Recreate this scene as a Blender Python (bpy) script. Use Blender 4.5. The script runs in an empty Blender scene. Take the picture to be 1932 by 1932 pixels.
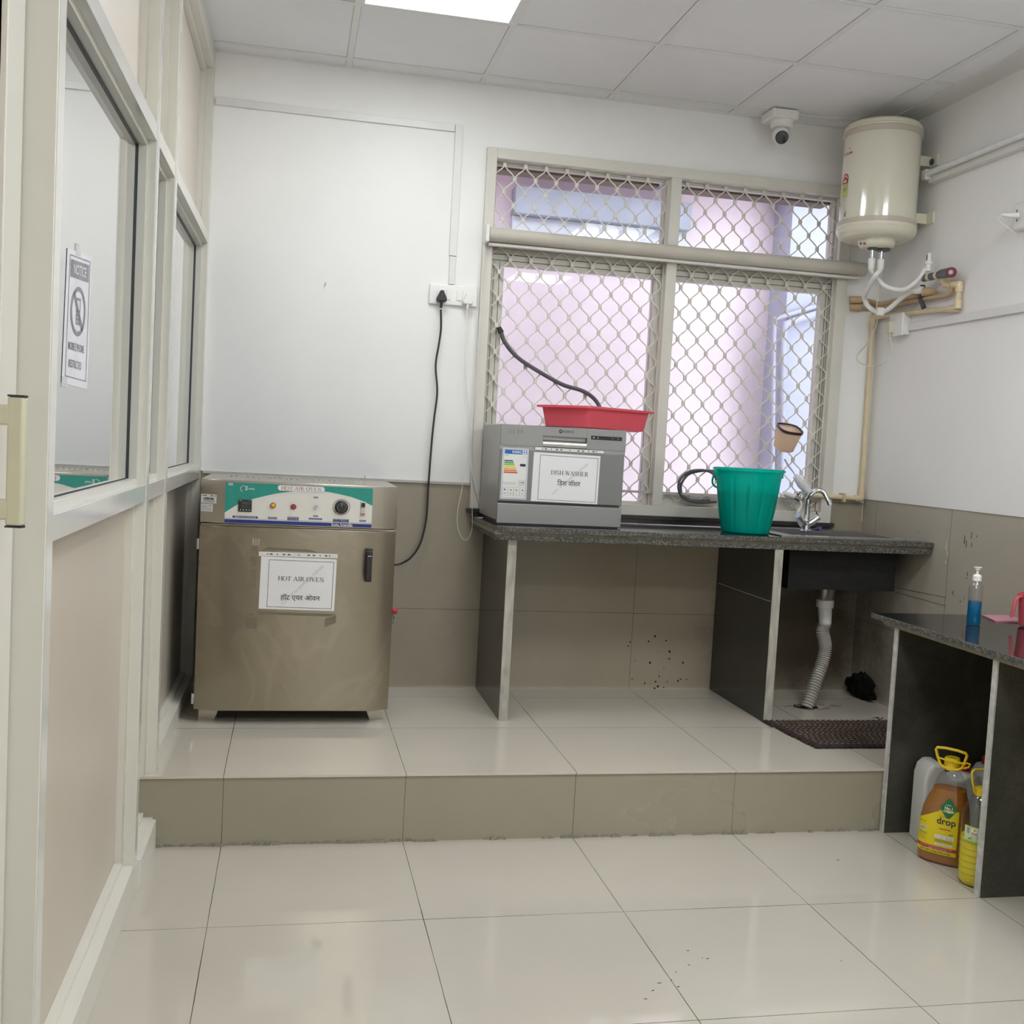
import bpy, bmesh, math, random
from mathutils import Vector, Matrix
random.seed(7)
C = bpy.context.scene.collection
PI = math.pi

# ---------------------------------------------------------------- camera
F, CX, CY, CZ = 2005.43, 0.4492, -4.7983, 1.3705
YAW, PIT, ROLL = 0.2060, -0.0630, 0.0538
def _basis():
    fw = Vector((math.sin(YAW)*math.cos(PIT), math.cos(YAW)*math.cos(PIT), math.sin(PIT)))
    r = Vector((math.cos(YAW), -math.sin(YAW), 0)); u = r.cross(fw)
    c, s = math.cos(ROLL), math.sin(ROLL)
    return c*r + s*u, -s*r + c*u, fw
RT, UP, FW = _basis()
cam = bpy.data.objects.new('camera', bpy.data.cameras.new('camera')); C.objects.link(cam)
cam.data.sensor_width = 36; cam.data.lens = F/1932*36
cam.data.clip_start = .05
cam.matrix_world = Matrix(((RT.x, UP.x, -FW.x, CX), (RT.y, UP.y, -FW.y, CY), (RT.z, UP.z, -FW.z, CZ), (0, 0, 0, 1)))
bpy.context.scene.camera = cam
def at(px, py, ax, val):
    """point of the plane <ax>=val seen at a pixel of the photograph (used to measure the place)"""
    d = FW + RT*((px-966)/F) - UP*((py-966)/F)
    o = Vector((CX, CY, CZ)); i = 'xyz'.index(ax)
    return o + d*((val-o[i])/d[i])

# ---------------------------------------------------------------- world, exposure
sc = bpy.context.scene
sc.view_settings.view_transform = 'Standard'; sc.view_settings.look = 'None'
sc.view_settings.gamma = 1; sc.view_settings.use_curve_mapping = False
sc.view_settings.exposure = 0.84
w = bpy.data.worlds.new('sky'); sc.world = w; w.use_nodes = True
bg = w.node_tree.nodes['Background']
bg.inputs[0].default_value = (.86, .90, 1.0, 1); bg.inputs[1].default_value = 2.6
try:
    sc.cycles.max_bounces = 12; sc.cycles.diffuse_bounces = 5; sc.cycles.transparent_max_bounces = 24
    sc.cycles.caustics_reflective = False; sc.cycles.caustics_refractive = False
    sc.cycles.sample_clamp_indirect = 6
except Exception: pass
PANEL_E, PANEL_B = 8.5, 14.0      # emission of the ceiling LED panels (window end, unseen added ones behind the camera)

# ---------------------------------------------------------------- materials
def lin(c):
    return tuple(((v/12.92) if v <= .04045 else ((v+.055)/1.055)**2.4) for v in c)
def rgb(r, g, b): return lin((r/255, g/255, b/255)) + (1,)
MATS = {}
class NT:
    def __init__(s, name):
        s.m = bpy.data.materials.new(name); s.m.use_nodes = True; s.t = s.m.node_tree
        s.b = s.t.nodes['Principled BSDF']; s.out = s.t.nodes['Material Output']
        s._c = None
    def n(s, ty, **kw):
        nd = s.t.nodes.new(ty)
        for k, v in kw.items():
            if k.startswith('i_'):
                nd.inputs[k[2:].replace('_', ' ')].default_value = v
            else: setattr(nd, k, v)
        return nd
    def l(s, a, b): s.t.links.new(a, b)
    def co(s):
        if s._c is None: s._c = s.n('ShaderNodeTexCoord').outputs['Object']
        return s._c
    def math(s, op, a, b=None, clamp=False):
        nd = s.n('ShaderNodeMath', operation=op, use_clamp=clamp)
        for i, v in enumerate((a, b)):
            if v is None: continue
            if isinstance(v, (int, float)): nd.inputs[i].default_value = v
            else: s.l(v, nd.inputs[i])
        return nd.outputs[0]
    def noise(s, scale, detail=3, rough=.5, stretch=None, dist=0):
        nz = s.n('ShaderNodeTexNoise'); nz.inputs['Scale'].default_value = scale
        nz.inputs['Detail'].default_value = detail; nz.inputs['Roughness'].default_value = rough
        nz.inputs['Distortion'].default_value = dist
        if stretch:
            mp = s.n('ShaderNodeMapping'); mp.inputs['Scale'].default_value = stretch
            s.l(s.co(), mp.inputs[0]); s.l(mp.outputs[0], nz.inputs['Vector'])
        else: s.l(s.co(), nz.inputs['Vector'])
        return nz.outputs['Fac']
    def ramp(s, fac, stops):
        r = s.n('ShaderNodeValToRGB'); s.l(fac, r.inputs[0])
        el = r.color_ramp.elements
        el[0].position, el[0].color = stops[0]; el[1].position, el[1].color = stops[-1]
        for p, c in stops[1:-1]:
            e = el.new(p); e.color = c
        return r.outputs[0]
    def mix(s, fac, a, b):
        nd = s.n('ShaderNodeMix', data_type='RGBA')
        for i, v in ((0, fac), (6, a), (7, b)):
            if isinstance(v, (tuple, float, int)): nd.inputs[i].default_value = v
            else: s.l(v, nd.inputs[i])
        return nd.outputs[2]
    def bump(s, h, strength=.1, dist=.01):
        b = s.n('ShaderNodeBump'); b.inputs['Strength'].default_value = strength
        b.inputs['Distance'].default_value = dist; s.l(h, b.inputs['Height']); s.l(b.outputs[0], s.b.inputs['Normal'])
def sh(c, k): return tuple(v*k for v in c[:3]) + (1,)
def M(name, col, rough=.5, metal=0, var=.06, scale=30, spec=.5, bump=0, trans=0, coat=0, alpha=1, stretch=None, sss=0):
    if name in MATS: return MATS[name]
    t = NT(name)
    n = t.noise(scale, stretch=stretch)
    t.l(t.ramp(n, [(.3, sh(col, 1-var)), (.7, sh(col, 1+var))]), t.b.inputs['Base Color'])
    t.b.inputs['Roughness'].default_value = rough; t.b.inputs['Metallic'].default_value = metal
    t.b.inputs['Specular IOR Level'].default_value = spec
    t.b.inputs['Transmission Weight'].default_value = trans
    t.b.inputs['Coat Weight'].default_value = coat; t.b.inputs['Coat Roughness'].default_value = .08
    t.b.inputs['Alpha'].default_value = alpha
    if bump: t.bump(n, bump)
    MATS[name] = t.m
    return t.m
def tiles(name, col, grout, lines, rough=.15, var=.035, halfw=.0016, spec=.5, stain=None, bumpy=.02):
    """lines: list of (axis, offset, pitch or None for a single line)"""
    t = NT(name)
    sep = t.n('ShaderNodeSeparateXYZ'); t.l(t.co(), sep.inputs[0])
    wob = t.noise(9, 4); wob = t.math('MULTIPLY', t.math('SUBTRACT', wob, .5), .003)
    dm = None
    for ax, off, pitch in lines:
        v = t.math('ADD', t.math('SUBTRACT', sep.outputs['xyz'.index(ax)], off), wob)
        if pitch:
            v = t.math('ABSOLUTE', t.math('SUBTRACT', t.math('WRAP', t.math('ADD', v, pitch/2), 0), 0)) if False else v
            md = t.math('FLOORED_MODULO', t.math('ADD', v, pitch/2), pitch)
            v = t.math('SUBTRACT', md, pitch/2)
        v = t.math('ABSOLUTE', v)
        dm = v if dm is None else t.math('MINIMUM', dm, v)
    wn = t.math('MULTIPLY', t.noise(3.5, 3), halfw*1.6)
    g = t.math('LESS_THAN', dm, wn) if lines else None
    base = t.ramp(t.noise(1.6, 5, .6), [(.3, sh(col, 1-var)), (.7, sh(col, 1+var))])
    base = t.mix(t.math('MULTIPLY', t.ramp(t.noise(60, 2), [(.55, (0, 0, 0, 1)), (.8, (1, 1, 1, 1))]), .06), base, sh(col, .7))
    if stain:
        base = stain(t, base, sep)
    if g is not None: base = t.mix(g, base, grout)
    t.l(base, t.b.inputs['Base Color'])
    rr = t.ramp(t.noise(2.2, 4), [(.3, (rough*.8,)*3+(1,)), (.75, (rough*1.35,)*3+(1,))])
    t.l(rr, t.b.inputs['Roughness'])
    t.b.inputs['Specular IOR Level'].default_value = spec
    t.bump(t.noise(2.0, 2), bumpy, .02)
    return t.m

def plaster(name, col, var=.02):
    t = NT(name)
    c = t.ramp(t.noise(1.3, 6, .62), [(.3, sh(col, 1-var*1.6)), (.65, sh(col, 1+var))])
    sp = t.ramp(t.noise(14, 6, .7), [(.70, (0, 0, 0, 1)), (.8, (1, 1, 1, 1))])
    c = t.mix(t.math('MULTIPLY', sp, .12), c, sh(col, .7))
    t.l(c, t.b.inputs['Base Color']); t.b.inputs['Roughness'].default_value = .55
    t.b.inputs['Specular IOR Level'].default_value = .3
    t.bump(t.noise(5, 7, .65), .12, .01)
    return t.m
def granite(name, dark, light, rough=.1, amt=.62, scale=240, spec=.5, smear=0):
    t = NT(name)
    n = t.noise(scale, 3, .6)
    c = t.ramp(n, [(.35, dark), (amt, sh(dark, 1.5)), (amt+.08, light)])
    if smear:
        s2 = t.ramp(t.noise(2.6, 6, .7), [(.42, (0, 0, 0, 1)), (.72, (1, 1, 1, 1))])
        c = t.mix(t.math('MULTIPLY', s2, smear), c, rgb(120, 116, 104))
    t.l(c, t.b.inputs['Base Color'])
    t.l(t.ramp(t.noise(3, 4), [(.3, (rough,)*3+(1,)), (.75, (rough*2.2,)*3+(1,))]), t.b.inputs['Roughness'])
    t.b.inputs['Specular IOR Level'].default_value = spec
    return t.m
def glassy(name, tint, refl=.1, rough=.02, base_refl=.0, op=0.0):
    """thin pane: tinted transparent mixed with a mirror by viewing angle"""
    t = NT(name); t.t.nodes.remove(t.b)
    tr = t.n('ShaderNodeBsdfTransparent'); tr.inputs[0].default_value = tint
    gl = t.n('ShaderNodeBsdfGlossy'); gl.inputs[0].default_value = (1, 1, 1, 1); gl.inputs['Roughness'].default_value = rough
    lw = t.n('ShaderNodeLayerWeight'); lw.inputs[0].default_value = .5
    fs = t.math('ADD', t.math('MULTIPLY', t.math('POWER', lw.outputs['Facing'], 5.0), .96), .04)
    f = t.math('ADD', t.math('MULTIPLY', fs, refl), base_refl, True)
    f = t.math('MULTIPLY', f, t.math('ADD', t.math('MULTIPLY', t.noise(3), .04), .98), True)
    mx = t.n('ShaderNodeMixShader'); t.l(f, mx.inputs[0]); t.l(tr.outputs[0], mx.inputs[1]); t.l(gl.outputs[0], mx.inputs[2])
    last = mx.outputs[0]
    if op:
        df = t.n('ShaderNodeBsdfDiffuse'); df.inputs[0].default_value = (.8, .8, .8, 1)
        m2 = t.n('ShaderNodeMixShader'); m2.inputs[0].default_value = op
        t.l(last, m2.inputs[1]); t.l(df.outputs[0], m2.inputs[2]); last = m2.outputs[0]
    t.l(last, t.out.inputs[0])
    return t.m
def emit(name, col, e):
    t = NT(name)
    t.l(t.ramp(t.noise(4), [(0, sh(col, .99)), (1, col)]), t.b.inputs['Emission Color'])
    t.b.inputs['Base Color'].default_value = (.8, .8, .8, 1)
    t.b.inputs['Emission Strength'].default_value = e
    return t.m
def translucent(name, col, amt=.5, rough=.25):
    t = NT(name)
    c = t.ramp(t.noise(8), [(.3, sh(col, .96)), (.7, sh(col, 1.04))])
    t.l(c, t.b.inputs['Base Color']); t.b.inputs['Roughness'].default_value = rough
    tl = t.n('ShaderNodeBsdfTranslucent'); t.l(c, tl.inputs[0])
    mx = t.n('ShaderNodeMixShader'); mx.inputs[0].default_value = amt
    t.l(t.b.outputs[0], mx.inputs[1]); t.l(tl.outputs[0], mx.inputs[2]); t.l(mx.outputs[0], t.out.inputs[0])
    return t.m

# ---------------------------------------------------------------- geometry helpers
class MB:
    def __init__(s): s.v = []; s.f = []
    def add(s, vs, fs):
        o = len(s.v); s.v += [tuple(v) for v in vs]; s.f += [tuple(i+o for i in f) for f in fs]; return s
    def box(s, x0, x1, y0, y1, z0, z1):
        vs = [(x, y, z) for z in (z0, z1) for y in (y0, y1) for x in (x0, x1)]
        return s.add(vs, [(0, 2, 3, 1), (4, 5, 7, 6), (0, 1, 5, 4), (2, 6, 7, 3), (0, 4, 6, 2), (1, 3, 7, 5)])
    def quad(s, a, b, c, d): return s.add([a, b, c, d], [(0, 1, 2, 3)])
    def prism(s, poly, ax, lo, hi):
        """poly: 2-D outline in the two other axes (order xy, xz, yz)"""
        n = len(poly)
        def P(p, h):
            return {'x': (h, p[0], p[1]), 'y': (p[0], h, p[1]), 'z': (p[0], p[1], h)}[ax]
        vs = [P(p, lo) for p in poly] + [P(p, hi) for p in poly]
        fs = [tuple(range(n)), tuple(range(2*n-1, n-1, -1))] + [(i, i+n, (i+1) % n+n, (i+1) % n) for i in range(n)]
        return s.add(vs, fs)
    def tube(s, pts, r, seg=8, closed=False, flat=1.0, caps=True):
        pts = [Vector(p) for p in pts]; n = len(pts)
        rs = r if isinstance(r, (list, tuple)) else [r]*n
        ref = None; vs = []
        for i, p in enumerate(pts):
            a = pts[i-1] if (i > 0 or closed) else p
            b = pts[(i+1) % n] if (i < n-1 or closed) else p
            t = (b-a)
            if t.length < 1e-9: t = Vector((0, 0, 1))
            t.normalize()
            if ref is None:
                ref = t.cross(Vector((0, 0, 1)))
                if ref.length < .1: ref = t.cross(Vector((1, 0, 0)))
            u = ref - t*ref.dot(t)
            if u.length < 1e-6: u = t.orthogonal()
            u.normalize(); ref = u; q = t.cross(u)
            for k in range(seg):
                an = 2*PI*(k+.5)/seg
                vs.append(p + u*(rs[i]*math.cos(an)) + q*(rs[i]*flat*math.sin(an)))
        fs = []
        m = n if closed else n-1
        for i in range(m):
            for k in range(seg):
                j = (i+1) % n
                fs.append((i*seg+k, i*seg+(k+1) % seg, j*seg+(k+1) % seg, j*seg+k))
        if not closed and caps:
            fs.append(tuple(range(seg-1, -1, -1))); fs.append(tuple((n-1)*seg+k for k in range(seg)))
        return s.add(vs, fs)
    def lathe(s, prof, c=(0, 0, 0), seg=32, axis='z', sx=1, sy=1, sq=1.0):
        """prof: list of (radius, height). sq<1: squarer cross-section"""
        vs = []; n = len(prof)
        for r, h in prof:
            for k in range(seg):
                a = 2*PI*k/seg; ca, sa = math.cos(a), math.sin(a)
                if sq != 1.0:
                    ca = math.copysign(abs(ca)**sq, ca); sa = math.copysign(abs(sa)**sq, sa)
                x, y = r*ca*sx, r*sa*sy
                p = {'z': (x, y, h), 'y': (x, h, y), 'x': (h, x, y)}[axis]
                vs.append((c[0]+p[0], c[1]+p[1], c[2]+p[2]))
        fs = [(i*seg+k, i*seg+(k+1) % seg, (i+1)*seg+(k+1) % seg, (i+1)*seg+k) for i in range(n-1) for k in range(seg)]
        if prof[0] == prof[-1]: return s.add(vs, fs)
        if prof[0][0] > 1e-6: fs.append(tuple(range(seg-1, -1, -1)))
        if prof[-1][0] > 1e-6: fs.append(tuple((n-1)*seg+k for k in range(seg)))
        return s.add(vs, fs)
    def xf(s, fn): s.v = [tuple(fn(Vector(v))) for v in s.v]; return s
    def rot(s, deg, axis='Z', c=(0, 0, 0)):
        R = Matrix.Rotation(math.radians(deg), 3, axis); c = Vector(c)
        return s.xf(lambda v: R @ (v-c) + c)
def wpos(o):
    p = Vector((0, 0, 0))
    while o: p += o.location; o = o.parent
    return p
def build(name, mb, mat, parent=None, smooth=False, bevel=0, subd=0, segs=2, loc=None):
    me = bpy.data.meshes.new(name)
    off = wpos(parent) if parent else Vector((0, 0, 0))
    if loc is not None: off = off + Vector(loc)-off if parent is None else Vector(loc)
    me.from_pydata([tuple(Vector(v)-off) for v in mb.v], [], mb.f)
    bm = bmesh.new(); bm.from_mesh(me)
    if name not in ('lettering',): bmesh.ops.remove_doubles(bm, verts=bm.verts, dist=1e-6)
    bmesh.ops.recalc_face_normals(bm, faces=bm.faces); bm.to_mesh(me); bm.free()
    me.materials.append(mat)
    o = bpy.data.objects.new(name, me); C.objects.link(o)
    if parent: o.parent = parent
    if loc is not None: o.location = Vector(loc) - (wpos(parent) if parent else Vector((0, 0, 0)))
    if smooth:
        for p in me.polygons: p.use_smooth = True
        me.set_sharp_from_angle(angle=math.radians(38))
    if bevel:
        md = o.modifiers.new('bevel', 'BEVEL'); md.width = bevel; md.segments = segs; md.limit_method = 'ANGLE'
        md.angle_limit = math.radians(35)
        for p in me.polygons: p.use_smooth = True
        me.set_sharp_from_angle(angle=math.radians(50))
    if subd:
        md = o.modifiers.new('sub', 'SUBSURF'); md.levels = md.render_levels = subd
    return o
def tag(o, label, cat, group=None):
    o['label'] = label; o['category'] = cat
    if group: o['group'] = group
    return o
def thing(name, label, cat, loc, group=None):
    o = bpy.data.objects.new(name, None); o.empty_display_size = .05; C.objects.link(o)
    o.location = loc; return tag(o, label, cat, group)
def struct(name, mb, mat, parent=None, **k):
    o = build(name, mb, mat, parent, **k)
    if not parent: o['kind'] = 'structure'
    return o
def sroot(name, loc=(0, 0, 0)):
    o = bpy.data.objects.new(name, None); C.objects.link(o); o.location = loc; o['kind'] = 'structure'; return o
def spline(pts, n=8):
    """Catmull-Rom through the points"""
    P = [Vector(p) for p in pts]; P = [P[0]*2-P[1]] + P + [P[-1]*2-P[-2]]; out = []
    for i in range(1, len(P)-2):
        for k in range(n):
            t = k/n; a, b, c, d = P[i-1], P[i], P[i+1], P[i+2]
            out.append(.5*((2*b) + (c-a)*t + (2*a-5*b+4*c-d)*t*t + (3*b-a-3*c+d)*t**3))
    out.append(P[-2]); return out
_tc = {}
def text_geo(s, bold=0):
    if (s, bold) in _tc: return _tc[(s, bold)]
    cu = bpy.data.curves.new('t', 'FONT'); cu.body = s; cu.size = 1; cu.offset = bold; cu.resolution_u = 3
    o = bpy.data.objects.new('t', cu); C.objects.link(o)
    dg = bpy.context.evaluated_depsgraph_get(); dg.update()
    me = bpy.data.meshes.new_from_object(o.evaluated_get(dg))
    vs = [(v.co.x, v.co.y) for v in me.vertices]; fs = [tuple(p.vertices) for p in me.polygons]
    bpy.data.objects.remove(o); bpy.data.meshes.remove(me); bpy.data.curves.remove(cu)
    _tc[(s, bold)] = (vs, fs); return vs, fs
def fit(vs, w=None, h=None):
    """centre at 0; scale to width w and/or height h"""
    if not vs: return vs
    x0, x1 = min(v[0] for v in vs), max(v[0] for v in vs); y0, y1 = min(v[1] for v in vs), max(v[1] for v in vs)
    sx = w/(x1-x0) if w else None; sy = h/(y1-y0) if h else None
    sx = sx or sy; sy = sy or sx
    return [((v[0]-(x0+x1)/2)*sx, (v[1]-(y0+y1)/2)*sy) for v in vs]
def txt(mb, s, cx, cy, warp, w=None, h=None, rot=0, bold=0, geo=None):
    vs, fs = geo or text_geo(s, bold)
    vs = fit(vs, w, h); c, d = math.cos(math.radians(rot)), math.sin(math.radians(rot))
    mb.add([warp(cx + x*c - y*d, cy + x*d + y*c) for x, y in vs], fs)
    return mb
def rect(mb, x0, x1, y0, y1, warp, n=1):
    for i in range(n):
        a, b = x0+(x1-x0)*i/n, x0+(x1-x0)*(i+1)/n
        mb.add([warp(a, y0), warp(b, y0), warp(b, y1), warp(a, y1)], [(0, 1, 2, 3)])
    return mb
def poly(mb, pts, warp): mb.add([warp(*p) for p in pts], [tuple(range(len(pts)))]); return mb
def disc(mb, cx, cy, r, warp, n=20, ry=None):
    return poly(mb, [(cx+r*math.cos(2*PI*k/n), cy+(ry or r)*math.sin(2*PI*k/n)) for k in range(n)], warp)
def frame2d(mb, x0, x1, y0, y1, t, warp):
    rect(mb, x0, x1, y0, y0+t, warp); rect(mb, x0, x1, y1-t, y1, warp)
    rect(mb, x0, x0+t, y0+t, y1-t, warp); rect(mb, x1-t, x1, y0+t, y1-t, warp); return mb
def front(y): return lambda u, v: (u, y, v)            # drawing plane that faces the camera side (-y)
# serif capitals: strokes (x0,y0,x1,y1,width) and arcs on a 0..1 cap height
def serif(s):
    TH, TN = .115, .04
    def bar(x, y0=0, y1=1): return [(x, y0, x, y1, TH), (x-.15, .02, x+.15, .02, .04), (x-.15, .98, x+.15, .98, .04)]
    def arc(cx, cy, rx, ry, a0, a1, n=12, thick=TH, thin=TN):
        o = []
        for k in range(n):
            a, b = math.radians(a0+(a1-a0)*k/n), math.radians(a0+(a1-a0)*(k+1)/n)
            wd = thin + (thick-thin)*abs(math.cos((a+b)/2))
            o.append((cx+rx*math.cos(a), cy+ry*math.sin(a), cx+rx*math.cos(b), cy+ry*math.sin(b), wd))
        return o
    G = {
     'H': (.86, bar(.17)+bar(.69)+[(.17, .5, .69, .5, TN)]),
     'O': (.84, arc(.40, .5, .33, .48, 0, 360, 26)),
     'T': (.76, bar(.36)+[(.02, .97, .70, .97, .05), (.035, .97, .035, .78, .035), (.685, .97, .685, .78, .035)]),
     'A': (.86, [(.10, .0, .40, .98, TN), (.38, 1.0, .70, .0, TH), (.2, .34, .6, .34, TN), (0, .02, .22, .02, .04), (.54, .02, .84, .02, .04)]),
     'I': (.38, bar(.17)),
     'R': (.82, bar(.17)+arc(.36, .75, .2, .23, -90, 90, 10)+[(.17, .98, .38, .98, TN), (.17, .52, .38, .52, TN), (.36, .52, .68, .02, TH), (.62, .02, .80, .02, .04)]),
     'V': (.84, [(.12, 1, .42, .02, TH), (.40, .0, .70, 1, TN), (0, .98, .25, .98, .04), (.56, .98, .82, .98, .04)]),
     'E': (.74, bar(.17)+[(.17, .97, .62, .97, TN), (.17, .03, .64, .03, TN), (.17, .51, .48, .51, TN), (.61, .98, .61, .80, .035), (.64, .02, .65, .22, .035), (.48, .40, .48, .62, .03)]),
     'N': (.86, [(.15, 0, .15, 1, TN), (.13, 1, .69, .02, TH), (.70, 0, .70, 1, TN), (.02, .98, .2, .98, .04), (.02, .02, .28, .02, .04), (.57, .98, .83, .98, .04)]),
     'D': (.84, bar(.17)+arc(.34, .5, .38, .48, -90, 90, 14)+[(.17, .98, .36, .98, TN), (.17, .02, .36, .02, TN)]),
     'S': (.62, arc(.29, .745, .19, .225, 40, 270, 12, .12)+arc(.29, .255, .20, .235, 90, -140, 12, .12)+[(.43, .95, .45, .74, .035), (.09, .05, .07, .27, .035)]),
     'W': (1.1, [(.12, 1, .36, .02, TH), (.35, 0, .56, .9, TN), (.48, 1, .74, .02, TH), (.73, 0, .96, 1, TN), (0, .98, .24, .98, .04), (.4, .98, .6, .98, .04), (.84, .98, 1.06, .98, .04)]),
     ' ': (.34, [])}
    vs, fs, x = [], [], 0
    for ch in s:
        adv, st = G[ch]
        for x0, y0, x1, y1, wd in st:
            dx, dy = x1-x0, y1-y0; L = math.hypot(dx, dy) or 1; e = .012
            nx, ny = -dy/L*wd/2, dx/L*wd/2; ex, ey = dx/L*e, dy/L*e
            o = len(vs)
            vs += [(x+x0-ex+nx, y0-ey+ny), (x+x1+ex+nx, y1+ey+ny), (x+x1+ex-nx, y1+ey-ny), (x+x0-ex-nx, y0-ey-ny)]
            fs.append((o, o+1, o+2, o+3))
        x += adv
    return vs, fs

# ---------------------------------------------------------------- shared materials
HP, DP, H = .2363, 1.2552, 2.9698        # platform height, platform depth, ceiling height
XR = 3.225                               # right wall
white = plaster('white_plaster', (.87, .87, .86, 1))
offw = plaster('white_plaster_outside_room', (.78, .78, .76, 1))
alu = M('cream_powder_coat', (.70, .685, .62, 1), .32, var=.015, scale=6, spec=.5)
alu_film = M('cream_coat_with_glossy_film', (.66, .65, .62, 1), .10, var=.02, scale=5, spec=.9)
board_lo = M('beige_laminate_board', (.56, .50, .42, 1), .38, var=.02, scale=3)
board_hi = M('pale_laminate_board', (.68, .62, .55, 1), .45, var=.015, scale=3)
black = M('black_plastic', (.02, .02, .022, 1), .4)
rubber = M('dark_rubber_gasket', (.035, .045, .05, 1), .45)
pvc_white = M('white_pvc', (.76, .76, .73, 1), .35, var=.02)
pvc_switch = M('white_switch_plastic', (.84, .84, .82, 1), .25, var=.01)
cpvc = M('cream_cpvc_pipe', (.70, .58, .38, 1), .4, var=.08, scale=12)
cpvc_dirty = M('tan_weathered_pipe', (.50, .37, .22, 1), .5, var=.15, scale=14)
chrome = M('chrome', (.62, .63, .65, 1), .14, metal=1, var=.03)
paper = M('white_paper', (.78, .78, .80, 1), .6, var=.012, scale=5)
ink = M('black_ink', (.04, .04, .05, 1), .7)
ink_pale = M('pale_grey_ink', (.50, .50, .52, 1), .7)

# ================================================================ SETTING
YF = -6.4                                # wall behind the camera
def floor_stain(t, base, sep):
    n = t.ramp(t.noise(.9, 4, .6), [(.45, (0, 0, 0, 1)), (.75, (1, 1, 1, 1))])
    return t.mix(t.math('MULTIPLY', n, .10), base, rgb(150, 140, 118))
FLC = (.53, .495, .43, 1)
GR = rgb(74, 66, 54)
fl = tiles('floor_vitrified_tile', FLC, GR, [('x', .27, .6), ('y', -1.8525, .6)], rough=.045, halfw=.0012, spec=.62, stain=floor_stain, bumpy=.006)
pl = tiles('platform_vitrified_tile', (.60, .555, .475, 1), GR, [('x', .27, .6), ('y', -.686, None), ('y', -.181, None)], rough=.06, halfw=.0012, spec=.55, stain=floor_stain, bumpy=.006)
struct('floor', MB().box(-.9, XR, YF, -DP, -.05, 0), fl)
def plat_dirt(t, base, sep):
    return base
# platform top, 12 mm slabs over the riser
struct('floor', MB().box(-.12, XR, -DP-.006, 0, HP-.008, HP), pl)
def riser_stain(t, base, sep):
    n = t.ramp(t.noise(2.2, 6, .7), [(.4, (0, 0, 0, 1)), (.8, (1, 1, 1, 1))])
    return t.mix(t.math('MULTIPLY', n, .10), base, rgb(112, 100, 78))
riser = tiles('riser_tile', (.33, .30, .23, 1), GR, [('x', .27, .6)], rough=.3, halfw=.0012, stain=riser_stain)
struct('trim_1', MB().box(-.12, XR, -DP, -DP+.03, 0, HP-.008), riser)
# ragged mortar line at the foot of the riser
mt = MB(); random.seed(3); x = .05
while x < 2.66:
    L = random.uniform(.02, .07); d = random.uniform(.002, .011)
    if x < .9 or random.random() < .55:
        mt.prism([(x, 0), (x+L, 0), (x+L*.8, random.uniform(.004, .010)), (x+L*.2, random.uniform(.004, .011))], 'y', -DP-d, -DP)
    x += L
struct('trim_2', mt, M('grey_mortar', (.26, .24, .20, 1), .9, var=.3, scale=90))

def dado_stain(t, base, sep):
    # soap-scum spots and brown wall stains near the sink
    n = t.ramp(t.noise(1.7, 6, .65), [(.45, (0, 0, 0, 1)), (.8, (1, 1, 1, 1))])
    base = t.mix(t.math('MULTIPLY', n, .22), base, rgb(120, 104, 84))
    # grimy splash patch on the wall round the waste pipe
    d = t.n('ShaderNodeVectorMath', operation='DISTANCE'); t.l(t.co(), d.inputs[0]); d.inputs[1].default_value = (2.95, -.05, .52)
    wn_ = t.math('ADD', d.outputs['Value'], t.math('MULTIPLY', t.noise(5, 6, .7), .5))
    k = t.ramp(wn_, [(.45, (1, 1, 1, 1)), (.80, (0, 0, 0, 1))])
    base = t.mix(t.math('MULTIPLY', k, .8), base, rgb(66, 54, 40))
    # black splatter low on the back wall
    d2 = t.n('ShaderNodeVectorMath', operation='DISTANCE'); t.l(t.co(), d2.inputs[0]); d2.inputs[1].default_value = (2.20, .004, .34)
    vo = t.n('ShaderNodeTexVoronoi'); vo.inputs['Scale'].default_value = 34; t.l(t.co(), vo.inputs['Vector'])
    sp_ = t.math('MULTIPLY', t.math('LESS_THAN', vo.outputs['Distance'], t.math('MULTIPLY', t.noise(17, 2), .34)), t.math('LESS_THAN', d2.outputs['Value'], t.math('ADD', .02, t.math('MULTIPLY', t.noise(23, 2), .26))))
    base = t.mix(sp_, base, rgb(40, 38, 34))
    return base
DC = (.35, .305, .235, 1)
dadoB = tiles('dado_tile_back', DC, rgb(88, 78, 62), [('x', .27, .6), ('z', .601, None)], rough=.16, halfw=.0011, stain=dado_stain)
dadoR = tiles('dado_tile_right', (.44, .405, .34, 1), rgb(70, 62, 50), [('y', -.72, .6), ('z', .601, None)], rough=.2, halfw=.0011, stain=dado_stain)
# back wall with the window opening; white plaster proud of the tile by 4 mm
WX0, WX1, WZ0, WZ1 = 1.262, 3.04, 1.066, 2.69
def wall_with_hole(x0, x1, z0, z1, y0, y1):
    m = MB()
    m.box(x0, WX0, y0, y1, z0, z1); m.box(WX1, x1, y0, y1, z0, z1)
    if z0 < WZ0: m.box(WX0, WX1, y0, y1, z0, WZ0)
    m.box(WX0, WX1, y0, y1, WZ1, z1); return m
struct('wall_back', wall_with_hole(-1.2, XR+.2, 1.187, 3.1, 0, .22), white)
lo = MB(); lo.box(-1.2, WX0, .004, .22, -.05, 1.187); lo.box(WX1, XR+.2, .004, .22, -.05, 1.187); lo.box(WX0, WX1, .004, .22, -.05, 1.05)
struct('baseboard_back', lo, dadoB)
struct('wall_right', MB().box(XR, XR+.2, YF-.2, .0, 1.197, 3.1), white)
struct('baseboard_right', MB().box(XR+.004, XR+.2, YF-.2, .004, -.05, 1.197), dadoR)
struct('wall_front', MB().box(-1.2, XR+.2, YF-.2, YF, -.05, 3.1), white)
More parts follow.
